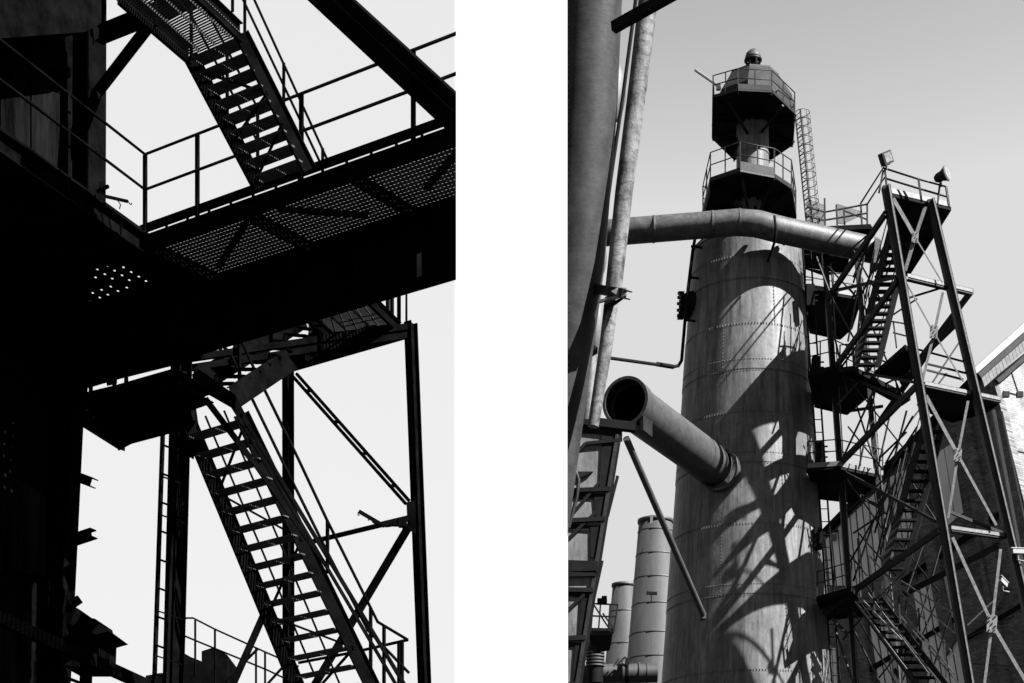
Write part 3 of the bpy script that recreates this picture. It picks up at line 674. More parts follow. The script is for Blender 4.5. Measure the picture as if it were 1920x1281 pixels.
cb = thing('octagon_cabin', 'smooth octagonal steel cabin with tapered roof on the topmost platform', 'cabin', Vector((nx, 70, 36.72)))
cc = Vector((nx + .0, 69.9, 0))
bs = [cc + Vector((math.sin(a) * 1.6, -math.cos(a) * 1.6, 36.72)) for a in [R(22.5 + 8 + 45 * k) for k in range(8)]]
tp = [cc + Vector((math.sin(a) * 1.5, -math.cos(a) * 1.5, 37.55)) for a in [R(22.5 + 8 + 45 * k) for k in range(8)]]
tt = [cc + Vector((math.sin(a) * 1.0, -math.cos(a) * 1.0, 38.35)) for a in [R(22.5 + 8 + 45 * k) for k in range(8)]]
for k in range(8):
    k2 = (k + 1) % 8; inn = lambda v: lerp(v, Vector((cc.x, cc.y, v.z)), .04)
    q = MB(); q.hexa([bs[k], bs[k2], inn(bs[k2]), inn(bs[k]), tp[k], tp[k2], inn(tp[k2]), inn(tp[k])]); q.build('wall_panel', MIDM, cb)
    q = MB(); q.hexa([tp[k], tp[k2], inn(tp[k2]), inn(tp[k]), tt[k], tt[k2], inn(tt[k2]), inn(tt[k])]); q.build('roof_panel', MIDM, cb)
q = MB(); q.prism(tt, UP * .05); q.build('roof_cap', DUCT, cb)
vt = thing('ball_valve', 'round ball topped valve with clamps standing on the cabin roof at the very top', 'valve', Vector((nx, 69.6, 38.4)))
vc = P(1412, 110, 69.6)
q = MB(); q.lathe([(.0, .34), (.15, .31), (.26, .2), (.31, .05), (.31, 0), (.25, -.04)], vc, 32); q.build('ball_cap', DUCT, vt)
q = MB(); q.lathe([(.3, -.02), (.34, -.04), (.34, -.1), (.28, -.12)], vc, 32); q.build('rim', TOWER, vt)
q = MB(); q.tube([vc - UP * .5, vc - UP * .1], .1, 12); q.build('stem', DECKM, vt)
for k in range(7):
    a = 2 * math.pi * k / 7 + .3; e = Vector((math.sin(a), -math.cos(a), 0)); q = MB(); q.bar(vc + e * .3 - UP * .05, vc + e * (.16 if k % 2 else .3) - UP * .42, .07, .05, e); q.build('clamp', DECKM, vt)
q = MB(); q.lathe([(.32, -.5), (.32, -.44), (.1, -.4)], vc, 24); q.build('flange', TOWER, vt)
bp = thing('boom_pole', 'thin double bar pole sticking out past the edge of the topmost platform', 'pole', P(1348, 165, 68.6))
for d_ in (-1.2, 1.6):
    q = MB(); q.tube([P(1303, 131 + d_, 68.2), P(1352, 165 + d_, 68.8)], .028, 6); q.build('bar', GALV if d_ < 0 else TOWER, bp)
q = MB(); q.box(P(1347, 164, 68.7), (.16, .12, .2)); q.build('clamp', TOWER, bp)
# caged ladder up the platforms
cl = thing('caged_ladder', 'tall narrow ladder in a hooped safety cage beside the two octagonal platforms', 'ladder', P(1515, 425, 70.5))
La0, La1 = P(1513, 430, 70.5), P(1491, 214, 70.5)
Lb0, Lb1 = P(1503, 425, 70.3), P(1489, 250, 70.3)
cdir = Vector((.92, .1, 0)).normalized()
for o_ in (0, .34):
    q = MB(); q.bar(La0 + Vector((o_ * .4, -o_, 0)), La1 + Vector((o_ * .4, -o_, 0)), .05, .05); q.build('side_rail', TOWER, cl)
ext = []
for k in range(14):
    t_ = k / 13.; c = lerp(La0, La1, t_) + Vector((.26, -.1, 0))
    pts = [c + Vector((math.cos(a) * .28, math.sin(a) * .32, 0)) for a in [R(-165 + 330 * j / 11) for j in range(12)]]
    q = MB(); q.tube(pts, .016, 5); q.build('cage_hoop', GALV if k % 3 else TOWER, cl)
for a in (-70, -15, 30, 80):
    v = Vector((.26 + math.cos(R(a)) * .28, -.1 + math.sin(R(a)) * .32, 0)); q = MB(); q.bar(La0 + v, La1 + v, .03, .015); q.build('cage_bar', GALV if a == -15 else TOWER, cl)
for k in range(26):
    c = lerp(La0, La1, (k + .5) / 26); q = MB(); q.bar(c, c + Vector((.136, -.34, 0)), .02, .02); q.build('rung', TOWER, cl)
# cross pipe in front of the stack
cp = thing('cross_pipe', 'thick weathered pipe bending across the front of the stack shoulder', 'pipe', P(1400, 440, 66))
cpts = [P(1085, 441, 68), P(1385, 417, 67.05), P(1420, 420, 66.95), P(1462, 431, 67.1), P(1640, 470, 68.4)]
q = MB(); q.tube(cpts, .47, 40); q.build('pipe_body', PIPE, cp)
for (x, y, x2, y2) in ((1224, 430, 1226, 430), (1333, 421, 1335, 421), (1384, 417, 1386, 417), (1424, 421, 1426, 422), (1478, 435, 1480, 436), (1560, 453, 1561, 453)):
    Y0 = 67.0 + abs(x - 1400) / 180 * (1.0 if x > 1400 else .5)
    a, b = P(x, y, Y0), P(x2 + 2, y2 + (y2 - y) * 1.0, Y0)
    q = MB(); q.tube([a, b], .485, 40); q.build('weld_band', PIPE, cp)
q = MB(); q.tube([P(1452, 405, 65.7), P(1455, 430, 65.55), P(1452, 455, 65.8), P(1440, 490, 67.2)], .05, 6); q.build('hanger_strap', DECKM, cp)
q = MB(); q.prism([P(1641, 446, 67.6), P(1652, 450, 67.6), P(1650, 494, 67.6), P(1638, 492, 67.6)], Vector((0, .8, 0))); q.build('end_flange', PIPE, cp)
# open elbow duct
dc = thing('open_duct', 'wide duct with open round mouth pointing out from the side of the stack', 'duct', P(1245, 810, 62))
M0, M1 = P(1172, 752, 60.2), P(1352, 884, 68.4)
ax = (M1 - M0).normalized()
q = MB(); q.shell(M0 + ax * .4, M1, .73, .73, .05, 56); q.build('duct_body', DUCT, dc)
q = MB(); q.shell(M0, M0 + ax * .55, .82, .80, .1, 56); q.build('mouth_collar', DUCT, dc)
q = MB(); q.shell(M0 + ax * .06, M0 + ax * 2.0, .705, .66, .012, 48); q.build('mouth_shade_tube', DECKM, dc)  # dark tube added inside the mouth, puts its shade into the colour
q = MB(); q.tube([M0 + ax * 2.0, M0 + ax * 2.05], .7, 40); q.build('mouth_shade_disc', DECKM, dc)  # dark disc added behind it, keeps the mouth black like deep shade
for t_ in (.72, .80, .84, .96):
    c = lerp(M0, M1, t_); q = MB(); q.shell(c, c + ax * .03, .745, .745, .02, 56); q.build('weld_band', DUCT, dc)
q = MB(); q.shell(P(1346, 880, 67.2), P(1352, 884, 67.5), .77, .77, .08, 48); q.build('joint_ring', DUCT, dc)
for s_ in (-1, 1):
    sdv = ax.cross(UP).normalized(); c = M0 + ax * .5 + sdv * .55 * s_ - UP * .78
    q = MB(); q.box(c, (.12, .8, .5), X=sdv); q.build('saddle_plate', TOWER, dc)
q = MB(); q.bar(P(1150, 796, 60), P(1202, 800, 60.6), .5, .1); q.build('cradle_beam', TOWER, dc)
sp_ = thing('stay_pole', 'long slim stay pole running from below the open duct down to the stack', 'pole', P(1318, 1155, 66.6))
q = MB(); q.tube([P(1174, 822, 60.3), P(1318, 1152, 66.4)], .115, 14); q.build('tube', DUCT, sp_); q = MB(); q.box(P(1318, 1156, 66.55), (.22, .3, .22)); q.build('foot_bracket', DUCT, sp_)
# thin vent pipe with valve at the stack's left edge
vp = thing('vent_pipe', 'thin black pipe running down the shaded edge of the stack then bending sideways', 'pipe', P(1278, 685, 69))
q = MB(); q.tube([P(1140, 671, 66), P(1262, 688, 68.6), P(1272, 686, 69), P(1278, 676, 69), P(1288, 560, 69), P(1299, 470, 69), P(1303, 448, 69), P(1312, 440, 69)], .065, 8); q.build('pipe', DECKM, vp)
q = MB(); q.tube([P(1232, 683, 68), P(1262, 688, 68.5)], .09, 8); q.build('sleeve', DECKM, vp)
for y in (462, 520, 600): q = MB(); q.bar(P(1292 - (y - 500) * .09, y, 69), P(1312 - (y - 500) * .09, y + 2, 69), .06, .08); q.build('clip', DECKM, vp)
vw = thing('valve_wheel', 'bolted round manhole cover seen edge on at the shaded side of the stack', 'manhole', P(1280, 575, 70))
q = MB(); a_ = P(1274, 573, 69.6); q.tube([a_, a_ + Vector((.3, .0, 0)), a_ + Vector((.6, .0, 0))], [.34, .5, .55], 24); q.build('cover', DECKM, vw)
for k in range(12):
    a = 2 * math.pi * k / 12; c = a_ + Vector((-.06, math.cos(a) * .46, math.sin(a) * .46)); q = MB(); q.tube([c, c + Vector((.22, 0, 0))], .06, 6); q.build('bolt', DECKM, vw)
q = MB(); q.bar(P(1271, 548, 68.8), P(1276, 558, 68.8), .05, .05); q.build('lug', DECKM, vw)

# ------------------------------------------------------------------ steel stair tower on the right
def P(px, py, Y): return P0(px, py, 63 + (Y - 60) * .8)   # distances inside the tower, measured from its front legs
tw = thing('steel_scaffold_tower', 'leaning lattice stair tower of dark steel legs with crossed rods and round bolted gusset plates', 'tower', P(1700, 1281, 62))
def leg(x0, y0, x1, y1, Y, w, d, face=True, Yt=None):
    a = P(x0, y0, Yt or Y); b = P(x1, y1, Y); b = a + (b - a) * (a.z / (a.z - b.z))
    fx = Vector((.3, -.95, 0)).normalized()
    q = MB(); q.chan(a, b, d, w, .025, Vector((1, 0, 0)), side=1); q.build('leg', TOWER, tw)
    return a, b
A0, A1 = leg(1661, 350, 1818, 1281, 60.0, .27, .3)
B0, B1 = leg(1744, 376, 1958, 1281, 60.8, .27, .3)
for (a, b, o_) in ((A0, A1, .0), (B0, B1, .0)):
    e = Vector((.06, -.2, 0)); q = MB(); q.bar(a + e, b + e, .09, .05, Vector((1, 0, 0))); q.build('highlight_strip', GALV, tw)  # pale bar added along each front leg, paints its sun-glance highlight
leg(1545, 462, 1604, 1281, 67.0, .2, .25)
leg(1606, 480, 1680, 1281, 66.0, .16, .2)
leg(1862, 770, 1958, 1281, 66.0, .12, .2)
leg(1878, 772, 1985, 1281, 66.0, .05, .12)
def beam(a, b, w=.14, h=.16, m=TOWER, name='cross_beam'):
    q = MB(); q.ibeam(P(*a), P(*b), w, h, .02); return q.build(name, m, tw)
# pale strips added as painted sun highlights down the rear legs
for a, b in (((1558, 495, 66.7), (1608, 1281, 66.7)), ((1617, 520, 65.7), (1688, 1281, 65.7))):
    q = MB(); q.bar(P(*a), P(*b), .07, .03, Vector((1, 0, 0))); q.build('highlight_strip', GALV, tw)
# thick braces of the shaded side
for a, b in (((1552, 560, 65), (1661, 400, 60)), ((1568, 687, 65), (1683, 526, 60)), ((1575, 870, 65), (1719, 723, 60.1)), ((1586, 1119, 65), (1759, 996, 60.1)), ((1545, 1150, 66), (1588, 1112, 65))):
    q = MB(); q.chan(P(*a), P(*b), .12, .22, .02); q.build('side_brace', TOWER, tw)
for a, b in (((1694, 1115, 66), (1874, 1022, 61)), ((1650, 790, 66), (1790, 590, 62)), ((1690, 720, 66), (1820, 548, 62.5)), ((1706, 690, 66), (1800, 600, 62))):
    q = MB(); q.chan(P(*a), P(*b), .12, .2, .02); q.build('far_brace', TOWER, tw)
for a, b in (((1552, 548, 65), (1680, 520, 60.2)), ((1568, 690, 65), (1720, 718, 60.2)), ((1575, 700, 65), (1700, 752, 62)), ((1583, 885, 65), (1755, 978, 60.3)), ((1780, 960, 61), (1880, 1000, 61.5)), ((1612, 930, 65.5), (1656, 955, 65.8)), ((1597, 770, 65.6), (1655, 762, 66)), ((1560, 1160, 65), (1590, 1190, 65))):
    q = MB(); q.bar(P(*a), P(*b), .09, .1); q.build('side_rail_beam', TOWER, tw)
for a, b in (((1700, 520, 60), (1822, 549, 61.5)), ((1733, 722, 60), (1874, 751, 61.6)), ((1782, 992, 60), (1882, 1006, 61))):
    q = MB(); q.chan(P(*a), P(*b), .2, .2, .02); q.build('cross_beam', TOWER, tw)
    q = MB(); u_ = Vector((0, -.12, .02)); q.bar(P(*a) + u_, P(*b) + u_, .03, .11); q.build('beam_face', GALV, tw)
for a, b in (((1700, 560, 61), (1765, 540, 60.8)), ((1740, 683, 61), (1812, 700, 61)), ((1720, 655, 62), (1806, 678, 61)), ((1738, 694, 61), (1806, 712, 61.2))):
    q = MB(); q.bar(P(*a), P(*b), .06, .06); q.build('tie_bar', TOWER, tw)
# X rods and gussets of the front face
def flat(a, b, w, m=GALV, name='cross_rod'):
    q = MB(); q.bar(a, b, w, .035, Vector((0, 1, 0))); q.build(name, m, tw)
XR = [((1672, 368), (1716, 445), (1767, 530), .13, .04), ((1735, 388), (1716, 445), (1697, 508), .12, .12), ((1700, 532), (1750, 622), (1806, 716), .04, .04), ((1768, 548), (1752, 622), (1730, 712), .09, .09),
      ((1736, 742), (1796, 853), (1868, 985), .12, .09), ((1815, 752), (1796, 853), (1778, 972), .09, .09), ((1786, 1008), (1860, 1170), (1925, 1281), .11, .12), ((1876, 1030), (1860, 1170), (1845, 1290), .1, .1)]
for a, g_, b, w1, w2 in XR:
    flat(P(*a, 60.1), P(*g_, 60.25), w1); flat(P(*g_, 60.25), P(*b, 60.4), w2)
gm = MB(); gm.prism([Vector((-.13, 0, -.24)), Vector((.1, 0, -.24)), Vector((.15, 0, -.2)), Vector((.13, 0, .22)), Vector((.08, 0, .25)), Vector((-.12, 0, .24)), Vector((-.15, 0, .1))], (0, .03, 0)); gme = gm.mesh('gusset_plate', GALV)
bm_ = MB(); bm_.tube([(0, -.03, 0), (0, .02, 0)], .022, 6); bme = bm_.mesh('bolt', DECKM)
for (x, y, s_) in ((1716, 445, .8), (1751, 622, .95), (1796, 853, .95), (1860, 1170, 1.25)):
    c = P(x, y, 60.15); o = inst('gusset_plate', gme, Matrix.Translation(c) @ Matrix.Scale(s_, 4) @ Matrix.Rotation(R(6), 4, 'Y'), tw)
    for (u_, v_) in ((-.09, -.18), (.06, -.18), (0, 0), (-.08, .17), (.08, .19), (-.09, .07), (.08, -.07)):
        inst('bolt', bme, Matrix.Translation(c + Vector((u_ * s_, -.01, v_ * s_))) @ Matrix.Scale(s_, 4), tw)
# landings: dark decks, galvanised edges, guard rails
def landing(pts, Z=None, Y=None, edges=(), rails=(), m=DECKM, th=.08, rh=1.0, em=GALV):
    if Z is None: Z = P(pts[0][0], pts[0][1], Y).z
    V = [PZ(x, y, Z) for x, y in pts]
    q = MB(); q.prism(V, UP * th); q.build('landing_deck', m, tw)
    for i in edges:
        a, b = V[i], V[(i + 1) % len(V)]; q = MB(); e = Vector((0, -.03, 0)); q.bar(a + e + UP * .08, b + e + UP * .08, .04, .17); q.build('deck_edge', em, tw)
    for i in range(len(V)):
        a, b = V[i], V[(i + 1) % len(V)]; q = MB(); q.bar(a - UP * .04, b - UP * .04, .06, .14); q.build('deck_frame', DECKM, tw)
    for i in rails:
        a, b = V[i] + UP * th, V[(i + 1) % len(V)] + UP * th
        for h in (rh, rh * .53):
            q = MB(); q.tube([a + UP * h, b + UP * h], .022, 6); q.build('handrail', TOWER, tw)
        for f_ in (0, .5, 1):
            p = lerp(a, b, f_); q = MB(); q.bar(p, p + UP * rh, .045, .045, Vector((0, 1, 0))); q.build('rail_post', TOWER, tw)
    return V
landing([(1668, 362), (1782, 389), (1764, 418), (1704, 512), (1688, 500), (1672, 430)], Y=60, edges=(0,))
landing([(1548, 428), (1632, 424), (1640, 436), (1600, 446), (1552, 440)], Y=69, edges=())
landing([(1500, 462), (1592, 478), (1585, 505), (1545, 512), (1512, 500)], Y=70, rails=())
landing([(1510, 541), (1614, 558), (1597, 612), (1575, 632), (1519, 620)], Y=67.5, edges=(0,), rails=(0,), rh=.7)
landing([(1516, 700), (1560, 690), (1640, 729), (1588, 773), (1529, 759)], Y=65, edges=(2,), rails=(0, 1))
landing([(1514, 878), (1571, 874), (1655, 892), (1604, 939), (1535, 931)], Y=65, edges=(0, 1), rails=(0, 1), rh=.9)
landing([(1532, 1122), (1597, 1104), (1640, 1150), (1550, 1158)], Y=65, rails=(0,), rh=.9)
landing([(1640, 700), (1697, 650), (1716, 662), (1694, 708)], Y=64, rails=())
landing([(1733, 726), (1872, 752), (1850, 768), (1786, 787), (1745, 770)], Y=60, rails=())
landing([(1575, 693), (1600, 690), (1706, 745), (1690, 756)], Y=63, rails=(0,), rh=.8)
# top guard rail
for pts in ([(1614, 381), (1656, 315), (1722, 336), (1773, 350), (1779, 388)], [(1626, 383), (1658, 334), (1724, 354), (1775, 369)], [(1626, 383), (1546, 398)], [(1626, 400), (1546, 413)]):
    q = MB(); q.tube([P(x, y, 60.0 if x > 1640 else 68) for x, y in pts], .035, 7); q.build('handrail', TOWER, tw)
for (x, y0, x2, y1, Y) in ((1659, 317, 1663, 356, 60), (1722, 336, 1728, 378, 60), (1762, 346, 1758, 382, 60), (1774, 350, 1780, 388, 60), (1546, 372, 1547, 430, 68), (1568, 384, 1570, 426, 68), (1582, 392, 1584, 425, 68), (1614, 383, 1616, 422, 68), (1626, 383, 1626, 420, 68), (1656, 320, 1648, 362, 60)):
    q = MB(); q.bar(P(x, y0, Y), P(x2, y1, Y), .06, .06, Vector((0, 1, 0))); q.build('rail_post', TOWER, tw)
for pts in ([(1512, 372), (1545, 384), (1545, 422), (1512, 418)], [(1570, 382), (1614, 396), (1614, 404), (1580, 420), (1570, 418)]):
    q = MB(); q.prism([P(x, y, 69.6) for x, y in pts], Vector((0, .04, 0))); q.build('infill_panel', GALV, tw)
for a, b in (((1512, 388), (1546, 398)), ((1512, 405), (1546, 414)), ((1530, 425), (1546, 400)), ((1582, 395), (1626, 412))):
    q = MB(); q.bar(P(*a, 69.2), P(*b, 69.2), .05, .05); q.build('rail_bar', TOWER, tw)
# flights
def side_flight(name, label, TL, TR, FL, FR, n, m=TOWER, sh=.22, Ytop=62.0, Yb=62.0, rails=True, solid=True, dep=.24):
    a, b, c, d = P(*FL, Yb), P(*FR, Yb), P(*TL, Ytop), P(*TR, Ytop)
    b.z = a.z + 0; d.z = c.z
    root = thing(name, label, 'staircase', Vector(((a + b).x / 2, (a + b).y / 2, min(a.z, b.z))))
    flight(root, a, b, c, d, n, m, DECKM, sh=sh, solid=solid, dep=dep)
    if rails:
        for (u_, v_) in ((a, c), (b, d)):
            for h in (.95, .5):
                q = MB(); q.tube([u_ + UP * h, v_ + UP * h], .022, 6); q.build('handrail', m, root)
            for f_ in (.05, .35, .65, .95):
                p = lerp(u_, v_, f_); q = MB(); q.bar(p, p + UP * .95, .04, .04, Vector((0, 1, 0))); q.build('rail_post', m, root)
    return root
side_flight('tower_flight', 'highest flight of dark stairs in the leaning lattice tower', (1676, 415), (1712, 415), (1604, 690), (1645, 690), 20, Ytop=63.4, Yb=63.8)
side_flight('tower_flight', 'middle flight of dark stairs hanging in front of the brick wall inside the lattice tower', (1734, 800), (1768, 800), (1655, 1075), (1696, 1075), 15, Ytop=63.6, Yb=64.2)
f3 = side_flight('tower_flight', 'lowest flight of dark stairs going down between bright handrails inside the lattice tower', (1602, 1122), (1650, 1122), (1745, 1320), (1800, 1320), 14, Ytop=64.6, Yb=62.4, rails=False)
for a, b in (((1629, 1041), (1806, 1246)), ((1636, 1093), (1800, 1285)), ((1660, 1076), (1789, 1187)), ((1627, 1112), (1740, 1262)), ((1604, 1128), (1700, 1255)), ((1690, 1090), (1786, 1150)), ((1640, 1130), (1770, 1290)), ((1612, 1120), (1690, 1200)), ((1655, 1105), (1790, 1265))):
    q = MB(); q.bar(P(*a, 63.4), P(*b, 61.9), .06, .05); q.build('handrail', GALV, f3)
for (x, y0, y1) in ((1629, 1041, 1078), (1636, 1093, 1150), (1684, 1108, 1170), (1716, 1068, 1090), (1722, 1140, 1215), (1770, 1200, 1270)):
    q = MB(); q.bar(P(x, y0, 62.9), P(x + 4, y1, 62.9), .06, .06, Vector((0, 1, 0))); q.build('rail_post', TOWER, f3)
# many slim rails/ladders in the tangle between the legs
for a, b in (((1600, 520), (1640, 430)), ((1612, 560), (1668, 440)), ((1585, 590), (1604, 545)), ((1620, 480), (1590, 640)), ((1640, 470), (1622, 560)), ((1570, 700), (1640, 600)), ((1580, 860), (1640, 730)), ((1640, 1000), (1700, 770)), ((1660, 870), (1712, 780)), ((1655, 900), (1720, 800)), ((1590, 1060), (1680, 900)), ((1600, 1090), (1640, 970)), ((1600, 1000), (1660, 960)), ((1660, 720), (1700, 700)), ((1648, 860), (1700, 810))):
    q = MB(); q.bar(P(*a, 65), P(*b, 63.6), .055, .055); q.build('tie_bar', TOWER, tw)
for a, b in (((1594, 654), (1706, 696)), ((1591, 664), (1696, 706)), ((1597, 652), (1602, 694)), ((1637, 668), (1642, 712)), ((1675, 683), (1682, 730)), ((1673, 603), (1696, 607)), ((1675, 624), (1698, 630)), ((1675, 603), (1681, 652)),
             ((1593, 1040), (1626, 1079)), ((1615, 928), (1662, 964)), ((1824, 1245), (1925, 1250)), ((1816, 1194), (1903, 1155)), ((1863, 1126), (1813, 1173)), ((1560, 560), (1604, 640)), ((1530, 480), (1560, 560)), ((1615, 560), (1600, 700)),
             ((1648, 700), (1610, 880)), ((1668, 780), (1640, 905)), ((1606, 760), (1650, 900)), ((1700, 840), (1650, 1040)), ((1715, 830), (1690, 930)), ((1688, 860), (1640, 1060)), ((1710, 905), (1760, 985)), ((1735, 1010), (1700, 1110)),
             ((1768, 1010), (1720, 1180)), ((1600, 1180), (1650, 1281)), ((1580, 1200), (1640, 1130)), ((1566, 1180), (1600, 1281)), ((1700, 1120), (1690, 1281)), ((1655, 1090), (1650, 1200)), ((1775, 700), (1700, 800)), ((1800, 640), (1720, 760)),
             ((1640, 520), (1690, 470)), ((1600, 470), (1650, 560)), ((1625, 450), (1600, 530)), ((1553, 500), (1608, 560)), ((1680, 1010), (1760, 1110)), ((1620, 1090), (1700, 1210)), ((1610, 1000), (1680, 1080)), ((1590, 1130), (1680, 1281)), ((1640, 1281), (1720, 1180)), ((1690, 1281), (1760, 1120)), ((1740, 1281), (1790, 1130)), ((1608, 1010), (1614, 1120)), ((1650, 930), (1660, 1060)), ((1588, 960), (1680, 880)), ((1575, 880), (1660, 1000)), ((1570, 760), (1660, 660)), ((1590, 800), (1655, 880)), ((1600, 640), (1720, 560)), ((1630, 600), (1690, 740)), ((1562, 620), (1590, 740)), ((1600, 720), (1740, 900)), ((1694, 430), (1660, 520)), ((1580, 480), (1652, 420)), ((1592, 540), (1640, 600)), ((1615, 1150), (1720, 1050))):
    q = MB(); q.bar(P(*a, 65.5), P(*b, 64.4), .05, .05); q.build('tie_bar', TOWER, tw)
# platforms' side cage on the stack's right edge
sc = thing('edge_ladder', 'narrow dark ladder with square frames clinging to the sunlit edge of the stack', 'ladder', P(1545, 1150, 67))
for o_ in (0, .3):
    q = MB(); q.bar(P(1503, 470, 67.6) + Vector((o_, -.2, 0)), P(1558, 1281, 66.8) + Vector((o_, -.2, 0)), .07, .05); q.build('side_rail', DECKM, sc)
for k in range(34):
    c = lerp(P(1503, 470, 67.6), P(1558, 1281, 66.8), (k + .5) / 34) + Vector((0, -.2, 0)); q = MB(); q.bar(c, c + Vector((.3, 0, 0)), .03, .03); q.build('rung', DECKM, sc)
for (x, y) in ((1519, 555), (1530, 690), (1537, 848), (1533, 1010)):
    q = MB(); c = P(x, y, 66.4); q.box(c, (.3, .3, .8)); q.build('box_shade', DECKM, sc)
    for dz in (-.2, .0, .2): q = MB(); q.box(c + Vector((.22, -.05, dz)), (.14, .05, .05)); q.build('bracket', DECKM, sc)
# floodlights
f1 = thing('floodlight', 'square floodlight tilted upright on the left corner of the top guard rail', 'floodlight', P(1661, 318, 59.8))
X_ = Vector((1, -.45, .28)).normalized(); n_ = Vector((.45, -.85, -.1)).normalized(); Z_ = n_.cross(X_).normalized()
if Z_.z < 0: Z_ = -Z_
X_ = Z_.cross(n_).normalized()
c = P(1661, 297, 59.8)
q = MB(); q.box(c, (.4, .24, .42), X=X_, Z=Z_); q.build('housing', TOWER, f1)
q = MB(); q.box(c + n_ * .125 , (.3, .03, .3), X=X_, Z=Z_); q.build('lens', GLASS, f1)
q = MB(); q.box(c - n_ * .16, (.24, .1, .3), X=X_, Z=Z_); q.build('gear_box', TOWER, f1)
q = MB(); q.bar(c - UP * .22, P(1663, 318, 59.9), .05, .05); q.bar(c - UP * .25 - X_ * .2, c - UP * .25 + X_ * .2, .04, .03); q.build('bracket', GALV, f1)
f2 = thing('floodlight', 'round floodlight with glass face on the right end of the top guard rail', 'floodlight', P(1765, 348, 59.8))
c = P(1768, 329, 59.8); d_ = Vector((.75, -.6, .18)).normalized()
q = MB(); q.tube([c - d_ * .3, c - d_ * .2, c - d_ * .05, c + d_ * .12], [.1, .16, .17, .25], 24); q.build('housing', TOWER, f2)
q = MB(); q.tube([c + d_ * .12, c + d_ * .17], .27, 24); q.build('rim', GALV, f2)
q = MB(); q.tube([c + d_ * .171, c + d_ * .19], .22, 24); q.build('lens', GLASS, f2)
q = MB(); q.bar(c - UP * .12 - d_ * .1, P(1764, 350, 59.8), .07, .07); q.build('bracket', TOWER, f2)
def camera_box(x, y, Y, lab, dirv):
    t = thing('security_camera', lab, 'security camera', P(x, y, Y)); c = P(x, y, Y); d_ = Vector(dirv).normalized()
    q = MB(); q.bar(c - d_ * .22, c + d_ * .22, .16, .16); q.build('housing', WHITE, t); q = MB(); q.bar(c - d_ * .24, c + d_ * .3, .2, .03, off=(0, .1)); q.build('sun_hood', WHITE, t)
    q = MB(); q.tube([c - UP * .08, c - UP * .3, c - UP * .3 + Vector((.3, .2, 0))], .035, 8); q.build('arm', GALV, t)
camera_box(1908, 1034, 60.2, 'white security camera on bracket level with the lowest cross beam at the outer leg', (-1, -.3, -.05))
camera_box(1880, 1092, 60.6, 'white security camera tilted downward between the outer legs, over the lowest gusset', (-.7, -.7, .35))
P = P0
ul = thing('pole_light', 'small dark twin spotlights fixed to the sunlit brick wall', 'spotlight', P(1900, 742, 76))
q = MB(); q.bar(P(1880, 734, 76), P(1918, 744, 76), .06, .06); q.build('bar', TOWER, ul)
for x in (1886, 1912):
    q = MB(); q.box(P(x, 740, 75.8), (.26, .2, .22)); q.build('lamp_head', TOWER, ul)

# ------------------------------------------------------------------ brick building
bx = Vector(((1866 - HX) * 78 / F, 78))
SP = VP((bx.x, bx.y), (bx.x - .66, bx.y + .75)); LPn = VP((bx.x, bx.y), (bx.x + .85, bx.y + .53))
bb = thing('brick_hall', 'large brick hall with tall pale cladding strips and sloping roof behind the lattice tower', 'building', Vector((bx.x, bx.y, 0)))
BR1 = brick_mat('shaded_brick', .05, .1, .025, SP.d); BR2 = brick_mat('sunlit_brick', .11, .16, .085, LPn.d)  # one brick in two tones, shade and sunlight put into the colours
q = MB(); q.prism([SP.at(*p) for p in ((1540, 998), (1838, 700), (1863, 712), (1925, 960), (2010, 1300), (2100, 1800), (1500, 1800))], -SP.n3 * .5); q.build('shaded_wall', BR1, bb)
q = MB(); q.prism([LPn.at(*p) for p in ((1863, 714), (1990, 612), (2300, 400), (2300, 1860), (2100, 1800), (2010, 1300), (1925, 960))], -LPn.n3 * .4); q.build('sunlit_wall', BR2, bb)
def wedge(pts, off, th, name, m, pl=LPn, kind=None):
    q = MB(); q.prism([pl.at(x, y, off) for x, y in pts], -pl.n3 * th); return q.build(name, m, bb, kind=kind)
wedge([(1824, 693), (2000, 532), (2000, 552), (1832, 700)], .9, .1, 'roof_edge', WHITE)
wedge([(1834, 700), (2000, 552), (2000, 566), (1840, 708)], .8, .1, 'gutter', MIDM)
for k in range(26):
    x = 1840 + k * 6.2; y = 705 - k * 5.6
    wedge([(x, y), (x + 5.7, y - 5.1), (x + 11.7, y + 15.4), (x + 6, y + 20.5)], .7, .06, 'soffit_board', SOFF)
wedge([(1868, 712), (2000, 596), (2000, 606), (1874, 718)], .25, .2, 'verge_beam', TOWER)
wedge([(1863, 714), (1870, 708), (1882, 756), (1876, 762)], .12, .1, 'corner_strip', SOFF)
for k, (x0, y0, x1, y1) in enumerate(((1895, 694, 1912, 745), (1876, 838, 1990, 862), (1868, 905, 1990, 935))):
    wedge([(x0, y0), (x1, y1), (x1, y1 + 2), (x0, y0 + 2)] if k else [(x0, y0), (x0 + 1.6, y0), (x1 + 1.6, y1), (x1, y1)], .03, .03, 'conduit', TOWER)
wedge([(1540, 994), (1834, 690), (1838, 700), (1542, 1004)], .35, .45, 'eave', DECKM, SP)
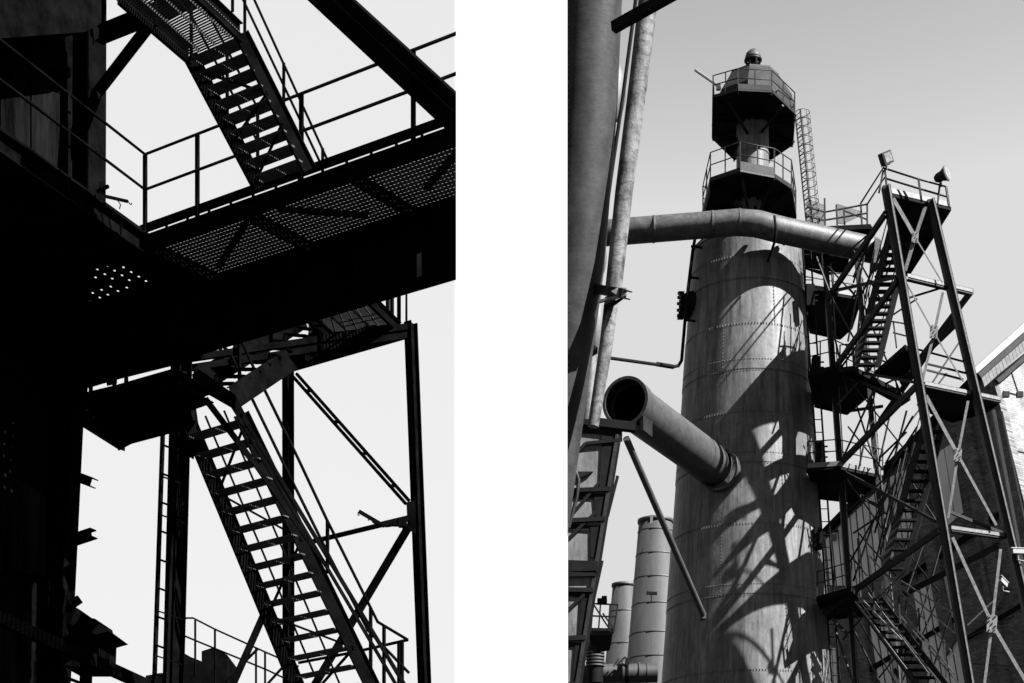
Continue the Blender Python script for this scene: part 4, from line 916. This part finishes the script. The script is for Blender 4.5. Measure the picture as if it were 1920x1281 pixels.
# cladding strips
def strips(x0, x1, n, top, bot, lean, gap=.22):
    w = (x1 - x0) / n
    for i in range(n):
        a = x0 + i * w; b = a + w * (1 - gap)
        t0, t1 = top(a), top(b); u0, u1 = bot(a), bot(b)
        l = lambda x, y, tt: x + lean * (y - tt)
        wedge([(a, t0), (b, t1), (l(b, u1, t1), u1), (l(a, u0, t0), u0)], .06 + .02 * (i % 2), .05, 'cladding_panel', CLAD, SP)
strips(1548, 1664, 10, lambda x: 1012 - (x - 1548) * .95, lambda x: 1098 - max(0, x - 1600) * .9, .10)
strips(1668, 1700, 3, lambda x: 895 - (x - 1668) * .5, lambda x: 1010, .12)
strips(1755, 1786, 2, lambda x: 850 - (x - 1755) * .6, lambda x: 985 - (x - 1755) * .8, .16, .08)
strips(1630, 1684, 4, lambda x: 1168, lambda x: 1400, .16)
strips(1712, 1776, 5, lambda x: 1108 - (x - 1712) * .6, lambda x: 1330, .17)
strips(1552, 1568, 2, lambda x: 1215, lambda x: 1400, .05)
for pts in ([(1704, 900), (1722, 880), (1790, 1200), (1772, 1230)], [(1790, 800), (1812, 775), (1880, 1120), (1862, 1150)], [(1600, 1120), (1616, 1115), (1640, 1400), (1622, 1400)], [(1828, 1010), (1840, 1000), (1890, 1281), (1876, 1290)]):
    wedge(pts, .25, .25, 'pilaster', BR1, SP)
for pts in ([(1690, 1085), (1870, 960), (1870, 972), (1690, 1097)], [(1630, 1250), (1800, 1150), (1800, 1160), (1630, 1260)], [(1800, 1200), (1930, 1120), (1930, 1128), (1800, 1208)]):
    wedge(pts, .15, .1, 'wall_rail', DECKM, SP)
# far small fence/frame lamps on wall
wl2 = thing('wall_lamp', 'small box lamp on the end of the striped hall wall beside the stack', 'lamp', SP.at(1562, 1008, .3))
q = MB(); c = SP.at(1562, 1008, .35); q.box(c, (.3, .2, .28)); q.build('lamp_head', GALV, wl2); q = MB(); q.box(c + UP * .3, (.5, .3, .05)); q.build('bracket', TOWER, wl2)

# ------------------------------------------------------------------ near pipes at the picture's middle
np_ = thing('near_main_pipe', 'huge dark near pipe, soft sunlit toward its right edge', 'pipe', P(1100, 900, 20))
def conep(pts, r, m, name, root, seg=72):
    q = MB(); q.tube(pts, r, seg); return q.build(name, m, root)
o = conep([P(1112, -60, 20), P(1100, 200, 20.1), P(1078, 500, 20.3), P(1036, 860, 20.6), P(1006, 1110, 20.8), P(980, 1400, 21)], [.335, .34, .33, .29, .265, .25], NEARP, 'pipe_body', np_, 96); cut(o, 1064, True)
np2 = thing('flanged_pipe', 'second grey pipe with big round bolted lobes half hidden by the near main pipe', 'pipe', P(1120, 800, 22))
o = conep([P(1158, -60, 22), P(1142, 200, 22), P(1116, 520, 22), P(1102, 790, 22)], [.085] * 4, GALV, 'pipe_body', np2, 24); cut(o, 1064, True)
for (x, y, rx, ry) in ((1144, 172, 30, 62), (1112, 482, 26, 50), (1114, 610, 20, 62), (1110, 700, 12, 60)):
    c = P(x, y, 22); s_ = 22 / F; q = MB(); q.lathe([(.001, ry * s_)] + [(rx * s_ * math.cos(a), ry * s_ * math.sin(a)) for a in [R(75 - 15 * k) for k in range(11)]] + [(.001, -ry * s_)], c, 32); o = q.build('round_lobe', WEB, np2); cut(o, 1064, True)
for (x, y) in ((1124, 655),):
    q = MB(); q.prism([P(1104, 640, 21.5), P(1121, 652, 21.5), P(1104, 662, 21.5)], Vector((0, .2, 0))); q.build('lug', DECKM, np2)
cbp = thing('thin_drain_pipe', 'thin black pipe between the near main pipe and the pale mottled pipe', 'pipe', P(1130, 460, 21))
q = MB(); q.tube([P(1196, -30, 21), P(1168, 180, 21), P(1146, 330, 21), P(1130, 445, 21)], .022, 10); q.build('tube', DECKM, cbp)
pp = thing('pale_mottled_pipe', 'slim pale pipe with dark mottled streaks slanting down beside the near main pipe', 'pipe', P(1108, 790, 21))
q = MB(); q.tube([P(1219, -30, 20), P(1196, 160, 20), P(1170, 360, 20), P(1150, 545, 20)], [.108, .103, .098, .092], 32); q.build('upper_length', PALE, pp)
q = MB(); q.tube([P(1147, 560, 20.1), P(1136, 650, 20.1), P(1112, 800, 20.1)], [.078, .074, .062], 32); q.build('lower_length', PALE, pp)
bk = thing('pipe_bracket', 'angular steel bracket gripping the pale mottled pipe where it narrows', 'bracket', P(1146, 560, 20))
q = MB(); q.chan(P(1117, 542, 20.2), P(1175, 552, 19.8), .14, .09, .012); q.build('channel', TOWER, bk)
q = MB(); q.prism([P(1146, 546, 19.8), P(1160, 538, 19.8), P(1175, 540, 19.8), P(1175, 555, 19.8), P(1160, 556, 19.8)], Vector((0, .02, 0))); q.build('plate', GALV, bk)
q = MB(); q.bar(P(1122, 566, 19.9), P(1174, 553, 19.8), .03, .03); q.build('arm', GALV, bk)
q = MB(); q.prism([P(1132, 572, 19.9), P(1174, 555, 19.9), P(1140, 580, 19.9), P(1133, 596, 19.9)], Vector((0, .04, 0))); q.build('gusset', DECKM, bk)
tb = thing('top_cross_beam', 'dark beam crossing over the tops of the near pipes', 'beam', P(1200, 20, 18))
q = MB(); q.chan(P(1150, 52, 18.5), P(1275, -18, 18), .08, .1, .012); q.build('beam', DECKM, tb)

# plate girder trestle carrying the open duct
tg = thing('plate_girder_pier', 'tapering riveted girder pier with grey web panels below the open duct', 'pier', P(1100, 1281, 58))
def gx(y): return 1164 + (1087 - 1164) * (y - 817) / (1281 - 817.)
Yg = 58
def gq(pts, off, th, name, m):
    q = MB(); q.prism([P(x, y, Yg + off) for x, y in pts], Vector((0, th, 0))); o = q.build(name, m, tg); cut(o, 1065, True); return o
gq([(1064, 800), (1160, 800), (1158, 850), (gx(1281) - 6, 1281), (gx(1281) - 60, 1500), (1000, 1500), (1000, 800)], -.27, .04, 'web_plate', WEB)
q = MB(); q.bar(P(1163, 806, Yg), P(gx(1281), 1281, Yg), .14, .7, Vector((0, 1, 0))); q.build('edge_flange', DECKM, tg)
q = MB(); q.bar(P(gx(1281), 1281, Yg), P(gx(1900), 1900, Yg), .14, .7, Vector((0, 1, 0))); q.build('edge_flange', DECKM, tg)
q = MB(); q.bar(P(1158, 815, Yg - .36), P(gx(1281) - 5, 1281, Yg - .36), .12, .04, Vector((0, 1, 0))); q.build('flange_cover', TOWER, tg)
q = MB(); q.bar(P(1088, 790, Yg - .3), P(1192, 802, Yg - .3), .3, .26); q.build('top_beam', DECKM, tg)
for (y0, y1, hh) in ((918, 912, 8), (975, 968, 8), (1048, 1052, 22), (1072, 1070, 10), (1100, 1102, 8), (1196, 1190, 9), (1276, 1280, 8)):
    xr = gx(y1) - 4; gq([(1000, y0), (xr, y1), (xr, y1 + hh), (1000, y0 + hh)], -.42, .5, 'stiffener', DECKM)
for (y0, y1, a, b) in ((802, 915, 34, 12), (925, 970, 30, 12), (985, 1045, 26, 12), (1110, 1190, 22, 10), (1205, 1275, 18, 10)):
    xr = gx(y0) - 3; xr2 = gx(y1) - 3
    gq([(xr, y0), (xr2, y1), (xr2 - a * .6, y1), (xr - a, y0)], -.33, .3, 'stiffener_leg', DECKM)
    gq([(1000, y0 - 8), (xr - a, y0), (xr - a, y0 + b), (1000, y0 + b - 8)], -.31, .2, 'stiffener', DECKM)
for a, b in (((1064, 868), (1098, 832)), ((1098, 832), (1160, 826)), ((1064, 975), (1128, 900)), ((1064, 1012), (1118, 960)), ((1064, 1145), (1096, 1115)), ((1064, 820), (1100, 786))):
    q = MB(); q.bar(P(*a, Yg - .33), P(*b, Yg - .33), .12, .1); cut(q.build('cross_strap', DECKM, tg), 1065, True)
gq([(1076, 884), (1112, 884), (1098, 892), (1078, 898)], -.4, .2, 'fin', DECKM)
q = MB(); q.bar(P(1158, 893, Yg - .1), P(1139, 968, Yg - .1), .1, .1); q.bar(P(1138, 893, Yg - .1), P(1158, 893, Yg - .1), .01, .01); q.build('guide_angle', DECKM, tg)
q = MB(); q.bar(P(1129, 1052, Yg - .1), P(1112, 1130, Yg - .1), .1, .1); q.build('guide_angle', DECKM, tg)
q = MB(); q.tube([P(1066, 990, Yg - .5), P(1082, 930, Yg - .5), P(1085, 900, Yg - .5), P(1078, 880, Yg - .5), P(1066, 872, Yg - .5)], .06, 8); cut(q.build('bent_pipe', TOWER, tg), 1065, True)
# two distant small stacks, pipe line and small service platform
def small_stack(lab, xl0, xr0, y0, xl1, xr1, y1, Y, rings):
    r0 = (xr0 - xl0) / 2 * Y / F; c0 = P((xl0 + xr0) / 2, y0, Y); c1 = P((xl1 + xr1) / 2, y1, Y); r1 = (xr1 - xl1) / 2 * Y / F
    t_ = thing('small_stack', lab, 'stack', Vector((c0.x, Y, 0)), 'small stacks behind the big one')
    sl_ = (r1 - r0) / (c0.z - c1.z); rb = r0 + sl_ * c0.z
    cx = c0.x
    q = MB(); q.lathe([(rb, 0), (r0, c0.z), (r0 - .08, c0.z), (r0 - .1, c0.z - 1.5)], (cx, Y, 0), 56); q.build('shell', STACKSM, t_)
    q = MB(); q.lathe([(r0, c0.z - .16), (r0 + .07, c0.z - .14), (r0 + .07, c0.z + .02), (r0 - .06, c0.z + .02)], (cx, Y, 0), 56); q.build('top_rim', STACKSM, t_)
    for y in rings:
        z = P(0, y, Y).z; r = r0 + sl_ * (c0.z - z); q = MB(); q.lathe([(r, z), (r + .018, z + .01), (r + .018, z + .05), (r, z + .08)], (cx, Y, 0), 56); q.build('seam_band', STACKSM, t_)
    return t_, cx
s1, cx1 = small_stack('taller of the two small stacks, standing right behind the stay pole', 1198, 1260, 976, 1172, 1286, 1281, 92, (1000, 1045, 1090, 1140, 1195, 1240))
q = MB(); q.bar(P(1222, 966, 90.6), P(1221, 982, 90.6), .08, .12); q.build('lug', GALV, s1)
small_stack('shorter of the two small stacks, near the small service platform', 1149, 1190, 1096, 1131, 1208, 1281, 100, (1150, 1212))
sgn = thing('stack_bracket', 'little dark bracket with cable on the taller small stack', 'bracket', P(1222, 1112, 90))
q = MB(); q.bar(P(1212, 1112, 90.2), P(1232, 1113, 90.2), .14, .14); q.bar(P(1221, 1112, 90.2), P(1221, 1130, 90.2), .05, .05); q.build('bracket', DECKM, sgn)
hp = thing('flanged_header_pipe', 'low horizontal pipe with bellows and flanges at the foot of the small stacks', 'pipe', P(1160, 1281, 80))
hc = [P(1098, 1258, 80), P(1162, 1262, 80), P(1240, 1262, 80)]
q = MB(); q.tube([P(1085, 1264, 80), P(1232, 1262, 80)], .42, 36); q.build('pipe_body', STACKSM, hp)
for x, w_, r_ in ((1104, 4, .55), (1112, 4, .6), (1122, 3, .5), (1130, 4, .45), (1166, 4, .66), (1173, 4, .66), (1197, 3, .47), (1212, 2, .45)):
    q = MB(); q.tube([P(x, 1262, 80), P(x + w_, 1262, 80)], r_, 32); q.build('flange', STACKSM if x != 1173 else DECKM, hp)
q = MB(); q.bar(P(1156, 1248, 79.3), P(1172, 1232, 79.3), .06, .06); q.bar(P(1172, 1232, 79.3), P(1180, 1246, 79.3), .06, .06); q.bar(P(1150, 1250, 79.3), P(1160, 1236, 79.3), .05, .05); q.build('lifting_frame', DECKM, hp)
bl = thing('bellows', 'ribbed metal bellows stacked in rings under the small service platform', 'bellows', P(1115, 1245, 79))
for k in range(8):
    q = MB(); q.tube([P(1116, 1205 + 6 * k, 79), P(1116, 1208 + 6 * k, 79)], .42 - .01 * (k % 2), 28); q.build('ring', STACKSM, bl)
q = MB(); q.tube([P(1116, 1200, 79), P(1116, 1281, 79)], .34, 24); q.build('core', DECKM, bl)
spf = thing('service_platform', 'small railed platform with crossed bars beside the girder pier, below its middle', 'platform', P(1128, 1185, 70))
V = [PZ(1106, 1182, P(1106, 1182, 70).z), PZ(1152, 1183, P(1106, 1182, 70).z), PZ(1148, 1192, P(1106, 1182, 70).z), PZ(1104, 1192, P(1106, 1182, 70).z)]
q = MB(); q.prism(V, UP * .1); q.build('deck', GALV, spf)
q = MB(); q.prism([P(1106, 1190, 70), P(1148, 1190, 70), P(1146, 1208, 70), P(1120, 1212, 70), P(1106, 1206, 70)], Vector((0, 1.2, 0))); q.build('underframe', DECKM, spf)
for a, b in (((1112, 1132), (1158, 1134)), ((1110, 1155), (1154, 1157)), ((1112, 1132), (1146, 1185)), ((1112, 1132), (1108, 1184)), ((1158, 1134), (1150, 1186)), ((1130, 1150), (1150, 1178)), ((1144, 1133), (1140, 1184)), ((1126, 1133), (1122, 1184))):
    q = MB(); q.bar(P(*a, 70), P(*b, 70), .06, .06, Vector((0, 1, .1))); q.build('rail_bar', GALV, spf)
q = MB(); q.tube([P(1120, 1128, 70), P(1138, 1128, 70)], .13, 14); q.box(P(1133, 1122, 70), (.2, .2, .15)); q.build('motor', DECKM, spf)
